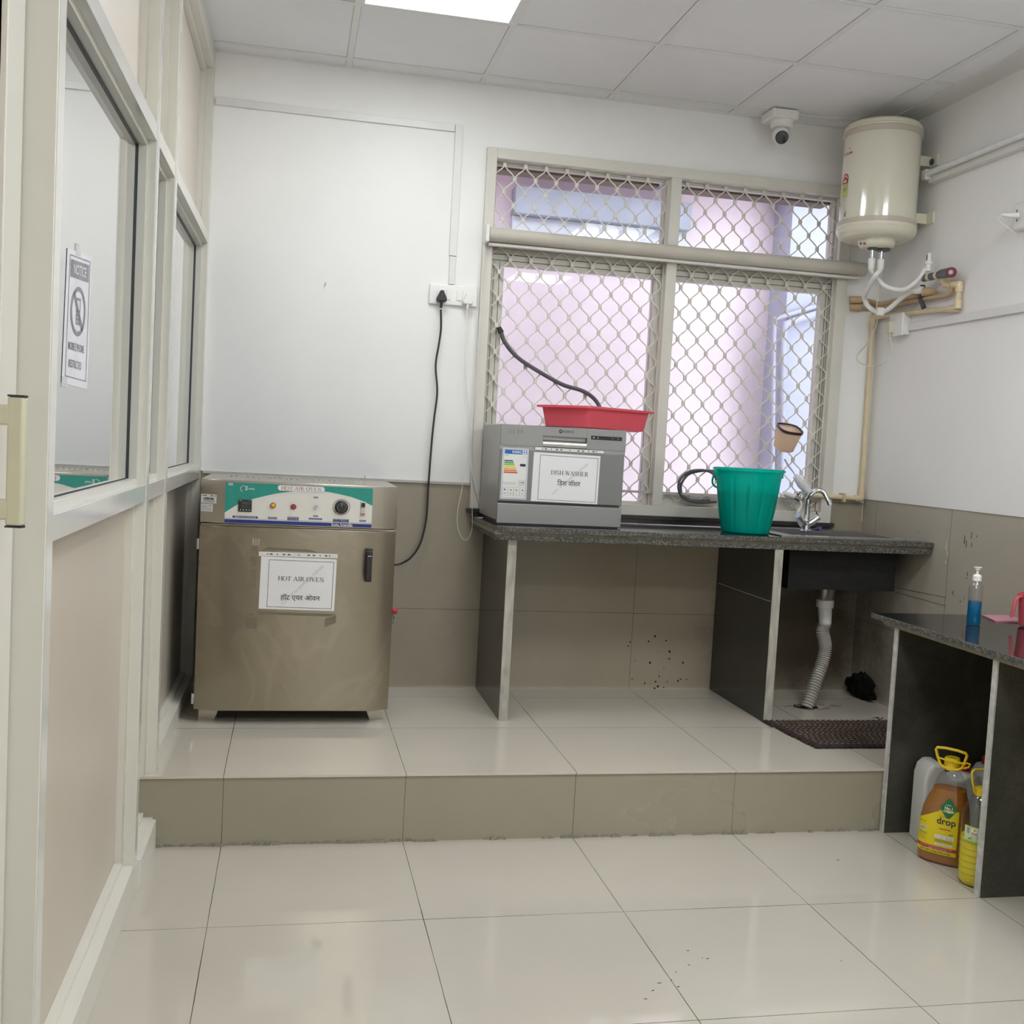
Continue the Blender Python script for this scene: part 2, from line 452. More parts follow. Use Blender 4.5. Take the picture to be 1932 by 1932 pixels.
struct('trim_3', MB().box(.07, XR, -.006, .004, 1.176, 1.187), M('pale_tile_edge', (.5, .48, .44, 1), .6))

# dried paint and cement marks on the tiles of the right wall
mk = MB()
def mark(px, py, w_, h_, mb):
    p = at(px, py, 'x', XR+.0034); mb.prism([(p.y-w_, p.z-h_), (p.y+w_, p.z-h_*.8), (p.y+w_*.7, p.z+h_), (p.y-w_*.5, p.z+h_*.9)], 'x', XR+.0030, XR+.0042)
for a in ((1820, 1018, .003, .018), (1823, 1026, .002, .016), (1833, 1010, .002, .014), (1833, 1028, .0015, .010), (1843, 1012, .0015, .004), (1825, 1083, .002, .008), (1824, 1091, .003, .003), (1798, 1118, .002, .008), (1800, 1124, .003, .002), (1819, 1129, .0012, .008), (1812, 1135, .003, .003), (1732, 1003, .006, .001)): mark(*a, mk)
for (a, b) in (((1682, 1107), (1784, 1127)), ((1690, 1117), (1783, 1143))):
    p, q_ = at(*a, 'x', XR+.0034), at(*b, 'x', XR+.0034)
    mk.prism([(p.y, p.z-.0009), (q_.y, q_.z-.0009), (q_.y, q_.z+.0009), (p.y, p.z+.0009)], 'x', XR+.0030, XR+.0042)
struct('trim_10', mk, M('dark_dried_marks', (.07, .055, .04, 1), .8, var=.3))
mk = MB()
for a in ((1762, 1124, .004, .003), (1761, 1142, .005, .004), (1785, 1030, .003, .018), (1787, 1045, .004, .012), (1784, 1060, .003, .006)): mark(*a, mk)
mk.prism([(XR-.004, 1.19), (XR+.002, 1.19), (XR+.001, 1.085), (XR-.003, 1.09)], 'y', .0, .0046)
struct('trim_11', mk, M('pale_caulk', (.55, .50, .42, 1), .8, var=.2))

# ceiling: grid of boards on T-bars, flat plaster strip along the right wall
PX, PY, PP = .6208, -.1105, .589
def ceil_lines(t, base, sep):
    dx = t.math('ABSOLUTE', t.math('SUBTRACT', t.math('FLOORED_MODULO', t.math('ADD', t.math('SUBTRACT', sep.outputs[0], PX), PP/2), PP), PP/2))
    dy = t.math('ABSOLUTE', t.math('SUBTRACT', t.math('FLOORED_MODULO', t.math('ADD', t.math('SUBTRACT', sep.outputs[1], PY), PP/2), PP), PP/2))
    d = t.math('MINIMUM', dx, dy)
    g = t.math('LESS_THAN', d, .0138)
    return t.mix(g, base, rgb(105, 105, 103))
cb = tiles('ceiling_board', (.83, .84, .86, 1), GR, [], rough=.7, stain=ceil_lines, spec=.2) 
struct('ceiling', MB().box(-1.2, 3.10, YF, .0, H, H+.03), cb)
bars = MB()
for k in range(0, 5): bars.box(PX+PP*k-.0125, PX+PP*k+.0125, YF, 0, H-.004, H)
for k in range(0, 11):
    y = PY-PP*k
    if y > YF: bars.box(.0, 3.10, y-.0125, y+.0125, H-.0042, H)
bars.box(.03, 3.10, -.02, 0, H-.0045, H)
struct('trim_4', bars, M('ceiling_grid_bar', (.78, .78, .77, 1), .5, var=.02))
struct('trim_5', MB().box(3.092, 3.112, YF, 0, H-.006, H), M('ceiling_edge_trim', (.74, .74, .73, 1), .4, var=.02))
struct('ceiling', MB().box(3.10, XR+.1, YF, 0, H-.002, H+.03), plaster('ceiling_strip_plaster', (.74, .74, .73, 1)))

# LED panels
led = emit('led_diffuser', (.955, .985, 1, 1), PANEL_E); led_b = emit('led_diffuser_bright', (.955, .985, 1, 1), PANEL_B)
def panel(ix, iy, label, group='square ceiling light panels'):
    x0, y1 = PX+PP*ix+.0125, PY-PP*iy-.0125; x1, y0 = x0+PP-.025, y1-PP+.025
    t = thing('ceiling_light', label, 'ceiling light', ((x0+x1)/2, (y0+y1)/2, H-.004), group)
    f = MB()
    for a in ((x0, x1, y0, y0+.012), (x0, x1, y1-.012, y1), (x0, x0+.012, y0+.012, y1-.012), (x1-.012, x1, y0+.012, y1-.012)):
        f.box(*a, H-.006, H-.0002)
    build('frame', f, M('panel_frame_white', (.8, .8, .8, 1), .4), t)
    build('diffuser', MB().box(x0+.012, x1-.012, y0+.012, y1-.012, H-.004, H-.0003), led if iy < 3 else led_b, t)
panel(0, 1, 'bright square ceiling light panel at the top edge of the photo')
panel(1, 4, 'unseen square ceiling light panel added over the middle of the room behind the view')  # unseen panels from here on, added and brightened to even out the light
panel(3, 4, 'unseen square ceiling light panel added near the right wall behind the view')
panel(1, 8, 'unseen square ceiling light panel added at the far end behind the view on the door side')
panel(3, 8, 'unseen square ceiling light panel added at the far end behind the view by the right wall')

# ---------------------------------------------------------------- left partition (aluminium frame, glass, boards)
def XL(y): return .062 + .0085*y
def part_shift(mb): return mb.xf(lambda v: Vector((v.x + XL(v.y), v.y, v.z)))
wl = sroot('wall_left')
W_ = .0       # front plane in local x
posts = [(-2.845, -2.795), (-1.650, -1.600), (-1.228, -1.172), (-.045, 0.0)]
zb = [0, 0, HP, HP]
for (a, b), z0 in zip(posts, zb):
    p = MB().box(-.1, 0, a, b, z0, H)
    struct('post', part_shift(p), alu, wl, bevel=.0015)
struct('post_cover', part_shift(MB().box(0, .0012, -2.843, -2.797, 0, H-.01).box(0, .0012, -1.648, -1.602, .1, H-.01).box(0, .0012, -1.226, -1.174, HP, H-.01)), alu_film, wl)
bays = [(-2.795, -1.650, 0), (-1.600, -1.228, 0), (-1.172, -.045, HP)]
glass_l = glassy('partition_glass', (.80, .86, .84, 1), refl=1.25, rough=.0, base_refl=.42)
for i, (a, b, z0) in enumerate(bays):
    for (r0, r1, mt_) in ((z0, z0+(.10 if i < 2 else .062), alu), (1.155, 1.203, alu_film), (2.155, 2.200, alu_film if i < 1 else alu), (2.88, H, alu)):
        struct('rail', part_shift(MB().box(-.1, 0, a, b, r0, r1)), mt_, wl, bevel=.0012)
    # beads around each light / board
    zz = [(z0+(.10 if i < 2 else .062), 1.155, 'b'), (1.203, 2.155, 'g'), (2.200, 2.88, 't')]
    for (p, q, kind) in zz:
        bd = MB(); w_ = .016
        for (xa, xb) in ((-.047, -.024), (-.082, -.063)) if kind == 'g' else ((-.052, -.030),):
            bd.box(xa, xb, a, a+w_, p, q); bd.box(xa, xb, b-w_, b, p, q)
            bd.box(xa, xb, a+w_, b-w_, p, p+w_); bd.box(xa, xb, a+w_, b-w_, q-w_, q)
        struct('glazing_bead', part_shift(bd), alu, wl, bevel=.001)
        if kind == 'g':
            struct('glass_pane', part_shift(MB().box(-.0535, -.0495, a+.004, b-.004, p+.004, q-.004)), glass_l, wl)
            gk = MB(); g_ = .021
            gk.box(-.0494, -.0455, a+w_-.001, a+g_, p+w_, q-w_); gk.box(-.0494, -.0455, b-g_, b-w_+.001, p+w_, q-w_)
            gk.box(-.0494, -.0455, a+g_, b-g_, q-g_, q-w_+.001); gk.box(-.0494, -.0493, a+g_, b-g_, p+w_-.001, p+w_+.003)
            struct('gasket', part_shift(gk), rubber, wl)
        else:
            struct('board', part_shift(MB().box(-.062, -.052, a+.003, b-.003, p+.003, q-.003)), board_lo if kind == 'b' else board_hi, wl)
# base channel stub in front of the riser and small screws
scr = MB()
for (y, z) in ((-1.60, 1.235), (-1.60, 1.9), (-1.228, .33), (-1.228, 1.02), (-.05, 1.235)):
    pass
for (px, py, y) in ((274, 1123, -1.23), (260, 1430, -1.23), (256, 899, -1.652), (220, 897, -1.652)):
    c = at(px, py, 'y', y-.001)
    if px != 220: scr.lathe([(.0, -.002), (.0045, -.0015), (.0045, .002)], c, 10, axis='y')
struct('screw', scr, black, wl)
# end of the partition toward the camera: jamb and door
struct('trim_6', part_shift(MB().box(-.1, -.062, -2.95, -2.845, 0, H)), alu)
d1 = sroot('door_1')
dmat = M('cream_door_coat', (.66, .64, .585, 1), .35, var=.015, scale=6)
struct('stile', part_shift(MB().box(-.10, -.052, -2.95, -2.848, .01, 2.2)), dmat, d1, bevel=.002)
struct('stile', part_shift(MB().box(-.10, -.052, -3.76, -3.67, .01, 2.2)), dmat, d1, bevel=.002)
for z0, z1 in ((.01, .12), (1.0, 1.07), (2.10, 2.2)):
    struct('rail', part_shift(MB().box(-.098, -.054, -3.67, -2.95, z0, z1)), dmat, d1, bevel=.002)
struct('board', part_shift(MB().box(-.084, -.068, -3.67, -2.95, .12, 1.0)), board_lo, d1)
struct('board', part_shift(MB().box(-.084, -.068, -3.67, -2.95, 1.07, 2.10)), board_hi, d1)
hd = MB()
hy, hx = -2.985, .022
hd.prism([(hx-.014, hy-.012), (hx+.010, hy-.014), (hx+.014, hy), (hx+.010, hy+.014), (hx-.014, hy+.012)], 'z', 1.200, 1.404)
for z in (1.225, 1.375): hd.box(-.036, hx, hy-.012, hy+.012, z-.016, z+.016)
ho = struct('door_handle', hd, M('cream_handle_coat', (.56, .545, .40, 1), .25, var=.02), d1, bevel=.004, segs=3)
struct('handle_end_cap', MB().prism([(hx-.014, hy-.012), (hx+.010, hy-.014), (hx+.014, hy), (hx+.010, hy+.014), (hx-.014, hy+.012)], 'z', 1.404, 1.407).prism([(hx-.014, hy-.012), (hx+.010, hy-.014), (hx+.014, hy), (hx+.010, hy+.014), (hx-.014, hy+.012)], 'z', 1.197, 1.200), black, ho)
struct('wall_left', part_shift(MB().box(-.1, -.0, YF, -3.76, 0, H).box(-.1, -.05, -3.76, -2.862, 2.2, H)), board_hi)
# room on the other side of the partition
struct('wall_left', MB().box(-1.25, -1.2, YF, 0, -.05, 3.1), offw)
# base channel: sloping kick plate in the narrow bay
struct('trim_7', part_shift(MB().box(-.02, .012, -1.598, -1.2600, 0, .095)), alu, bevel=.001)

# ---------------------------------------------------------------- surface conduits
cm = M('white_trunking', (.76, .76, .745, 1), .35, var=.015)
t = thing('cable_trunking', 'white surface trunking across the back wall turning down to the switch board', 'cable trunking', (.07, 0, 2.76))
build('cover', MB().box(.07, 1.098, -.012, 0, 2.744, 2.776), cm, t, bevel=.0015)
build('cover', MB().box(1.100, 1.134, -.0125, 0, 2.200, 2.776), cm, t, bevel=.0015)
build('cover', MB().box(1.104, 1.132, -.0115, 0, 2.075, 2.198), cm, t, bevel=.0015)
t = thing('cable_trunking', 'white surface trunking along the right wall from the small socket box', 'cable trunking', (XR, -.3, 2.0))
build('cover', MB().box(XR-.014, XR-.0005, -3.6, -.30, 1.994, 2.030), cm, t, bevel=.0015)

# ---------------------------------------------------------------- window
wi = sroot('window_1')
walu = M('window_cream_coat', (.66, .64, .58, 1), .38, var=.025, scale=8)
fr = MB()
Z0, Z1 = 1.072, 2.69
def fbox(x0, x1, z0, z1, y0=-.028, y1=.11): fr.box(x0, x1, y0, y1, z0, z1)
IX0, IXm0, IXm1, IX1 = 1.292, 2.118, 2.168, 2.985
fbox(1.247, IX0, Z0, Z1); fbox(IX1, 3.04, Z0, Z1); fbox(IX0, IX1, 2.645, Z1); fbox(IX0, IX1, Z0, 1.122)
fbox(IXm0, IXm1, 1.122, 2.645); fbox(IX0, IXm0, 2.262, 2.325); fbox(IXm1, IX1, 2.262, 2.325)
struct('window_frame', fr, walu, wi, bevel=.002)
def sash(x0, x1, z0, z1, w_, y0, y1, wl_=None, wr_=None, wt=None, wb=None):
    wl_ = wl_ or w_; wr_ = wr_ or w_; wt = wt or w_; wb = wb or w_
    m = MB().box(x0, x0+wl_, y0, y1, z0, z1).box(x1-wr_, x1, y0, y1, z0, z1)
    m.box(x0+wl_, x1-wr_, y0, y1, z0, z0+wb).box(x0+wl_, x1-wr_, y0, y1, z1-wt, z1); return m
sm = M('sash_coat', (.58, .57, .51, 1), .4, var=.03, scale=8)
pane_g = glassy('window_glass', (.97, .98, .97, 1), refl=.2, rough=.01)
sash_d = M('reveal_brown', (.20, .15, .11, 1), .6)  # brown of the window reveal top
for (x0, x1, z0, z1, kw) in (
    (1.292, 2.118, 1.122, 2.262, dict(w_=.05, wl_=.068, wr_=.030, wt=.078, wb=.012)),
    (2.168, 2.985, 1.122, 2.262, dict(w_=.05, wl_=.012, wr_=.050, wt=.078, wb=.058))):
    s_ = struct('sash', sash(x0, x1, z0, z1, y0=.03, y1=.07, **kw), sm, wi, bevel=.002)
    struct('glass_pane', MB().box(x0+kw['wl_']-.004, x1-kw['wr_']+.004, .048, .052, z0+kw['wb']-.004, z1-kw['wt']+.004), pane_g, s_)
# second track behind each sash shows as an extra rail on the right side
tr = MB().box(2.088, 2.118, .07, .10, 1.122, 2.262).box(2.955, 2.985, .07, .10, 1.122, 2.262).box(1.292, 2.118, .07, .10, 2.20, 2.262).box(2.168, 2.985, .07, .10, 2.20, 2.262)
struct('track', tr, sm, wi)
gr_ = MB()
for z in (2.205, 2.232): gr_.box(1.292, 2.118, .0285, .0299, z, z+.003).box(2.168, 2.985, .0285, .0299, z, z+.003)
for x in (1.312, 1.338, 2.958, 2.972): gr_.box(x, x+.0025, .0285, .0299, 1.14, 2.2)
struct('track_groove', gr_, M('groove_dark', (.12, .11, .09, 1), .6), wi)
for (x0, x1) in ((1.292, 2.118), (2.168, 2.985)):
    s_ = struct('sash', sash(x0, x1, 2.325, 2.645, .012, .03, .06, wt=.014), sm, wi, bevel=.0015)
    struct('glass_pane', MB().box(x0+.008, x1-.008, .043, .047, 2.330, 2.640), pane_g, s_)
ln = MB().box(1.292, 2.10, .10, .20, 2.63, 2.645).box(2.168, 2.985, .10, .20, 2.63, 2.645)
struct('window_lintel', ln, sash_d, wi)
# grilles: flattened wavy strands clipped together at the nodes
gm = M('grille_paint', (.68, .66, .59, 1), .38, var=.06, scale=20)
def grille(x0, x1, z0, z1):
    m = MB(); hp = .0485; T = .12; X00, Z00 = 1.3835, 2.211; y = .012
    s0 = int(math.floor((x0-X00)/hp))-1; s1 = int(math.ceil((x1-X00)/hp))+1
    for s in range(s0, s1):
        # strand between column s and s+1
        pts = []
        zt = z1; k0 = int(math.floor((z0-Z00)/(T/2)))-1; k1 = int(math.ceil((z1-Z00)/(T/2)))+1
        for k in range(k0, k1+1):
            z = Z00 + k*T/2
            even = (k % 2 == 0)            # nodes of even columns sit at even k
            col = s if ((s % 2 == 0) == even) else s+1
            side = .0042 if col == s else -.0042
            x = X00 + col*hp + side
            pts += [(x, z-.011), (x, z+.011)]
        # clip
        out = []
        for i in range(len(pts)-1):
            (xa, za), (xb, zb_) = pts[i], pts[i+1]
            steps = 1 if i % 2 == 0 else 5
            for j in range(steps):
                t_ = j/steps; e = t_ if steps == 1 else (3*t_*t_-2*t_**3)*.35+t_*.65
                out.append((xa+(xb-xa)*e, za+(zb_-za)*t_))
        out.append(pts[-1])
        run = []
        for (xx, zz) in out:
            if x0+.003 <= xx <= x1-.003 and z0 <= zz <= z1: run.append((xx, y, zz))
            else:
                if len(run) > 1: m.tube(run, .0035, 4)
                run = []
        if len(run) > 1: m.tube(run, .0035, 4)
    for c_ in range(s0, s1+1):
        for k in range(k0, k1+1):
            if (c_ % 2 == 0) == (k % 2 == 0):
                xx, zz = X00+c_*hp, Z00+k*T/2
                if x0+.008 < xx < x1-.008 and z0+.01 < zz < z1-.01:
                    m.box(xx-.0080, xx+.0080, y-.0045, y+.0045, zz-.0095, zz+.0095)
    m.box(x0, x0+.006, y-.004, y+.004, z0, z1); m.box(x1-.006, x1, y-.004, y+.004, z0, z1)
    return m
for a in ((1.292, 2.118, 1.122, 2.262), (2.168, 2.985, 1.122, 2.262), (1.292, 2.118, 2.325, 2.645), (2.168, 2.985, 2.325, 2.645)):
    struct('grille', grille(*a), gm, wi)
# granite sill under the window
gsill = granite('sill_granite', (.02, .02, .02, 1), (.2, .2, .19, 1), .25)
struct('trim_8', MB().box(1.235, 3.06, -.034, .0, 1.052, 1.072), gsill, bevel=.002)

# ---------------------------------------------------------------- outside the window: light well walls
fac = plaster('facade_pink', (.70, .60, .64, 1), .05)
pale = plaster('facade_pale_blue', (.40, .41, .50, 1), .05)
struct('wall_outside', MB().box(.2, 3.34, 1.5, 1.7, -1, 5.2), fac)
struct('wall_outside', MB().box(3.34, 5.2, 1.25, 1.7, -1, 5.2), pale)
struct('wall_outside', MB().box(.0, .2, .22, 1.7, -1, 5.2), fac)
struct('wall_outside', MB().box(4.6, 4.8, .22, 1.25, -1, 5.2), pale)
struct('trim_9', MB().box(.2, 4.6, 1.15, 1.5, 2.97, 3.07), plaster('ledge_pink', (.62, .50, .54, 1), .05))
struct('floor', MB().box(-.2, 5, .22, 1.7, -1.1, -1), fac)
ac = thing('window_box', 'pale blue boxed recess high on the pink wall outside the top left window pane', 'window box', (2.1, 1.45, 2.5))
bl = M('pale_blue_paint', (.36, .385, .45, 1), .6, var=.1, scale=6)
bl2 = M('light_blue_paint', (.55, .57, .62, 1), .6, var=.08, scale=6)
build('hood', MB().box(1.66, 2.75, 1.38, 1.5, 2.72, 2.88), bl, ac, bevel=.005)
build('body', MB().box(1.66, 2.75, 1.44, 1.5, 2.48, 2.72), bl2, ac, bevel=.005)
build('shutter', MB().box(1.70, 2.1, 1.43, 1.44, 2.50, 2.62).box(2.12, 2.7, 1.43, 1.44, 2.50, 2.66), M('grey_blue_panel', (.56, .60, .66, 1), .6), ac)
pp = thing('drain_pipe', 'grey-white drain pipes running down the pale wall outside the right window pane', 'drain pipe', (3.6, 1.2, 1.5))
def apts(L, ax, v): return [at(a, b, ax, v) for a, b in L]
dg_ = M('grey_white_drain', (.36, .36, .43, 1), .5)
build('pipe', MB().tube(apts([(1565, 585), (1530, 596), (1500, 605), (1482, 612), (1478, 635), (1476, 900)], 'y', 1.2), .022, 12), dg_, pp, smooth=True)
build('pipe', MB().tube(apts([(1565, 572), (1530, 582), (1490, 594), (1462, 602), (1460, 640), (1457, 900)], 'y', 1.225), .016, 12), dg_, pp, smooth=True)

# ================================================================ BLIND
t = thing('roller_blind', 'rolled-up cream fabric roller blind mounted across the barred window', 'blind', (2.19, -.06, 2.31))
bx0, bx1 = 1.255, 3.105
fab = M('cream_blind_fabric', (.56, .53, .46, 1), .75, var=.05, scale=9)
build('roll', MB().tube([(bx0+.01, -.065, 2.300), (2.1, -.065, 2.297), (bx1, -.065, 2.300)], .031, 24), fab, t, smooth=True)
build('roll_end', MB().lathe([(.0, -.004), (.026, -.004), (.026, .0)], (bx1, -.065, 2.300), 20, axis='x'), M('tan_core', (.42, .36, .29, 1), .7), t)
build('bottom_bar', MB().box(bx0+.012, bx1-.02, -.062, -.036, 2.252, 2.266), pvc_white, t, bevel=.003)
build('bracket', MB().box(bx0-.008, bx0+.008, -.10, -.028, 2.262, 2.338), pvc_white, t, bevel=.002)
ch = spline(apts([(914, 440), (908, 560), (900, 700), (888, 820), (872, 920), (864, 960), (863, 990), (870, 1012), (878, 1019), (886, 1012), (891, 990), (890, 930), (889, 860), (894, 760), (905, 600), (916, 450)], 'y', -.065), 6)
cb_ = MB(); acc = 0
for i in range(len(ch)-1):
    a, b = ch[i], ch[i+1]; L = (b-a).length; d = 0
    while acc < L:
        p = a + (b-a)*(acc/L); r_ = .0024
        cb_.lathe([(0, -r_), (r_*.87, -r_*.5), (r_*.87, r_*.5), (0, r_)], p, 6)
        acc += .0062
    acc -= L
build('bead_chain', cb_.tube(ch, .0008, 4), pvc_white, t)['kind'] = 'stuff'

# ================================================================ SWITCH BOARD + CABLES on the back wall
t = thing('switch_board', 'white modular switch board with two sockets left of the window', 'switch board', (1.125, 0, 2.025))
build('plate', MB().box(1.018, 1.236, -.016, 0, 1.980, 2.070), pvc_switch, t, bevel=.005, segs=3)
build('socket', MB().box(1.052, 1.092, -.019, -.0155, 2.000, 2.050), pvc_switch, t, bevel=.0015)
build('switch', MB().box(1.095, 1.115, -.020, -.0155, 2.002, 2.048), pvc_switch, t, bevel=.002)
build('switch', MB().box(1.142, 1.163, -.020, -.0155, 2.002, 2.048), pvc_switch, t, bevel=.002)
build('socket', MB().box(1.167, 1.207, -.019, -.0155, 2.000, 2.050), pvc_switch, t, bevel=.0015)
def plug(name, x, z, mat, label, cable_pts, r):
    t = thing(name, label, 'power cable', (x, -.02, z))
    m = MB().prism([(x-.020, z-.026), (x-.024, z-.014), (x-.012, z+.010), (x-.007, z+.024), (x+.007, z+.024), (x+.012, z+.010), (x+.024, z-.014), (x+.020, z-.026)], 'y', -.052, -.0195)
    build('plug', m, mat, t, bevel=.005, segs=3)
    build('strain_relief', MB().tube([(x, -.042, z-.024), (x-.002, -.042, z-.055)], [.0075, r*1.3], 10), mat, t, smooth=True)
    build('cord', MB().tube(spline(cable_pts, 8), r, 8), mat, t, smooth=True)
pts = [Vector((1.070, -.042, 1.955))] + apts([(832, 620), (828, 650), (822, 690), (825, 740), (819, 790), (814, 840), (808, 920), (804, 980), (793, 1025), (775, 1052), (757, 1063)], 'y', -.035) + [at(745, 1066, 'y', -.12)]
plug('power_cable', 1.072, 2.016, black, 'black plug and long black cable running down to the steel oven', pts, .0046)
pts = [Vector((1.188, -.042, 1.955))] + apts([(881, 620), (878, 700), (886, 780), (888, 840), (891, 890), (900, 930), (906, 948)], 'y', -.042) + [at(915, 955, 'y', -.055)]
plug('power_cable', 1.190, 2.012, pvc_switch, 'white plug and thin white cable running down behind the dishwasher', pts, .0026)
tag(build('nail', MB().tube([(.561, -.018, 2.034), (.561, 0, 2.030)], .002, 6).tube([(.561, -.017, 2.034), (.559, -.02, 2.018)], .0015, 6), M('rusty_steel', (.3, .27, .23, 1), .5, metal=.6), loc=(.561, 0, 2.03)), 'small nail in the bare white wall above the oven', 'nail')

# CCTV camera
t = thing('security_camera', 'white dome security camera hanging from the ceiling beside the water heater', 'security camera', (2.615, -.12, H))
c0 = Vector((2.600, -.12, 0))
build('mount_box', MB().prism([(c0.x-.068, -.185), (c0.x+.050, -.185), (c0.x+.056, -.175), (c0.x+.056, -.05), (c0.x-.075, -.05), (c0.x-.075, -.175)], 'z', H-.045, H-.0045), pvc_switch, t, bevel=.006, segs=3)
build('collar', MB().lathe([(.0, H-.075), (.045, H-.075), (.052, H-.068), (.054, H-.045), (0, H-.045)], (c0.x, c0.y, 0), 28), pvc_switch, t, smooth=True)
build('ball', MB().lathe([(0, -.042), (.018, -.038), (.032, -.027), (.040, -.010), (.042, .004), (.038, .02), (.025, .034), (0, .042)], (0, 0, 0), 28).rot(-35, 'X').xf(lambda v: v+Vector((c0.x, c0.y, H-.108))), pvc_switch, t, smooth=True)
lensd = Vector((-.25, -.86, -.45)).normalized()
def oriented(mb, d, org):
    q = Vector((0, 0, 1)).rotation_difference(d)
    return mb.xf(lambda v: q @ v + org)
build('lens', oriented(MB().lathe([(0, .0), (.028, .0), (.030, .004), (.026, .009), (.012, .012), (0, .0125)], (0, 0, 0), 28), lensd, Vector((c0.x, c0.y, H-.108))+lensd*.034), M('dark_lens', (.03, .035, .045, 1), .12, coat=.5), t, smooth=True)

# ================================================================ OVEN
def steel(name, col=(.36, .32, .25, 1), rough=.33, swirl=0):
    t = NT(name)
    n = t.noise(1.6, 3, .5); n2 = t.noise(30, 2, .5, stretch=(.35, 1, 9))
    c = t.ramp(n, [(.3, sh(col, .93)), (.7, sh(col, 1.06))])
    if swirl:
        sm_ = t.ramp(t.noise(2.3, 4, .55, dist=1.6), [(.46, (0, 0, 0, 1)), (.52, (1, 1, 1, 1)), (.60, (0, 0, 0, 1))])
        c = t.mix(t.math('MULTIPLY', sm_, .22), c, sh(col, 1.45))
    t.l(c, t.b.inputs['Base Color']); t.b.inputs['Metallic'].default_value = .92
    if swirl:
        n3 = t.noise(1.8, 3, .5, dist=.8)
        r = t.math('ADD', t.math('MULTIPLY', n3, .06), rough-.02)
    else: r = t.math('ADD', t.math('MULTIPLY', n, .01), rough-.01)
    t.l(r, t.b.inputs['Roughness'])
    return t.m
ss = steel('oven_stainless', swirl=1, rough=.27); ss2 = steel('stainless_head', (.50, .465, .40, 1), rough=.27)
FY = -.632                                # front face
ov = thing('hot_air_oven', 'stainless steel laboratory hot air oven with green control panel standing on the platform', 'laboratory oven', (.49, -.35, HP))
X0, X1, XC0, XC1 = .114, .862, .184, .798
fc = lambda x0=X0, x1=X1, f=FY, back=-.07: [(x0, back), (x0, f+.03), (XC0, f), (XC1, f), (x1, f+.03), (x1, back)]
build('body', MB().prism([(X0+.004, -.07), (X0+.004, FY+.045), (X1-.004, FY+.045), (X1-.004, -.07)], 'z', .292, 1.01), ss2, ov, bevel=.002)
door = build('door', MB().prism([(X0, FY+.043), (X0, FY+.03), (XC0, FY), (XC1, FY), (X1, FY+.03), (X1, FY+.043)], 'z', .290, 1.003), ss, ov, bevel=.0015)
head = build('control_head', MB().prism(fc(), 'z', 1.014, 1.180), ss2, ov, bevel=.002)
for (xa, xb) in ((.130, .190), (.795, .850)):
    build('foot', MB().prism([(xa, HP), (xb, HP), (xb+(.02 if xa < .5 else 0), .29), (xa-(0 if xa < .5 else .02), .29)], 'y', -.555, -.50), ss2, ov)
    build('foot', MB().box(xa, xb, -.14, -.10, HP, .29), ss2, ov)
# vent louvres on top
vm = MB()
for k in range(26):
    x = .20+k*.022
    vm.prism([(x, 1.180), (x+.014, 1.180), (x+.011, 1.184), (x+.003, 1.184)], 'y', -.30, -.12)
build('vent', vm, ss2, ov)
build('vent_pin', MB().tube([(.76, -.15, 1.18), (.76, -.15, 1.203)], .003, 8), chrome, ov)
# hinges
for z in (.93, .33): build('hinge', MB().lathe([(0, z-.02), (.006, z-.02), (.006, z+.02), (0, z+.02)], (X0-.004, FY+.034, 0), 10), chrome, ov, smooth=True)
# side lock knob
kn = build('side_knob', MB().lathe([(0, 0), (.010, .0), (.013, .006), (.013, .018), (.009, .022), (0, .022)], (X1+.002, -.56, .680), 14, axis='x'), M('red_plastic', (.45, .03, .04, 1), .35), ov, smooth=True)
build('key_chain', MB().tube([(X1+.006, -.56, .668), (X1+.012, -.562, .652), (X1+.004, -.562, .640), (X1+.013, -.562, .628)], .0018, 6), chrome, kn)
# handle
hm = MB(); hf = FY
hm.box(.746, .770, hf-.010, hf, .912, .936).box(.746, .770, hf-.010, hf, .808, .834)
hm.prism([(.936, hf-.006), (.936, hf-.012), (.925, hf-.026), (.905, hf-.032), (.84, hf-.032), (.82, hf-.026), (.808, hf-.012), (.808, hf-.006), (.83, hf-.012), (.845, hf-.020), (.90, hf-.020), (.915, hf-.012)], 'x', .748, .768)
hm.v = [(v[0], v[1], v[2]) for v in hm.v]
h_ = MB()
h_.box(.746, .771, hf-.012, hf, .906, .937).box(.746, .771, hf-.012, hf, .806, .832).box(.748, .769, hf-.032, hf-.020, .815, .93)
h_.box(.748, .769, hf-.024, hf-.010, .912, .93).box(.748, .769, hf-.024, hf-.010, .815, .830)
build('handle', h_, black, door, bevel=.002)
build('handle_badge', MB().box(.751, .766, hf-.0335, hf-.0318, .908, .911), chrome, door)
# paper sign in a punched sleeve
W1 = front(FY-.0022); W2 = front(FY-.0030); W3 = front(FY-.0034)
def shear(warp, kx, ky, ox, oz): return lambda u, v: warp(u + kx*(v-oz), v + ky*(u-ox))
def sign(parent, x0, x1, z0, z1, lines, hindi, wm, yf, tilt, strip):
    A = shear(front(yf-.0014), .012, tilt, x0, z0); B = shear(front(yf-.0020), .012, tilt, x0, z0); Cc = shear(front(yf-.0024), .012, tilt, x0, z0)
    sg = build('paper_sign', rect(MB(), x0, x1, z0, z1, A), paper, parent)
    ins_l, ins = strip
    build('sign_border', frame2d(MB(), x0+ins_l, x1-ins, z0+ins*.8, z1-ins*1.1, .0016, B), ink, sg)
    m = MB()
    for s, cx, cz, w_, h_ in lines: txt(m, s, cx, cz, Cc, w_, h_, geo=serif(s))
    for s, cx, cz, w_, h_ in hindi: txt(m, s, cx, cz, Cc, w_, h_, bold=.004)
    build('lettering', m, ink, sg)
    s, cx, cz, w_, rot = wm
    build('watermark_lettering', txt(MB(), s, cx, cz, B, w=w_, rot=rot), ink_pale, sg)
    return sg
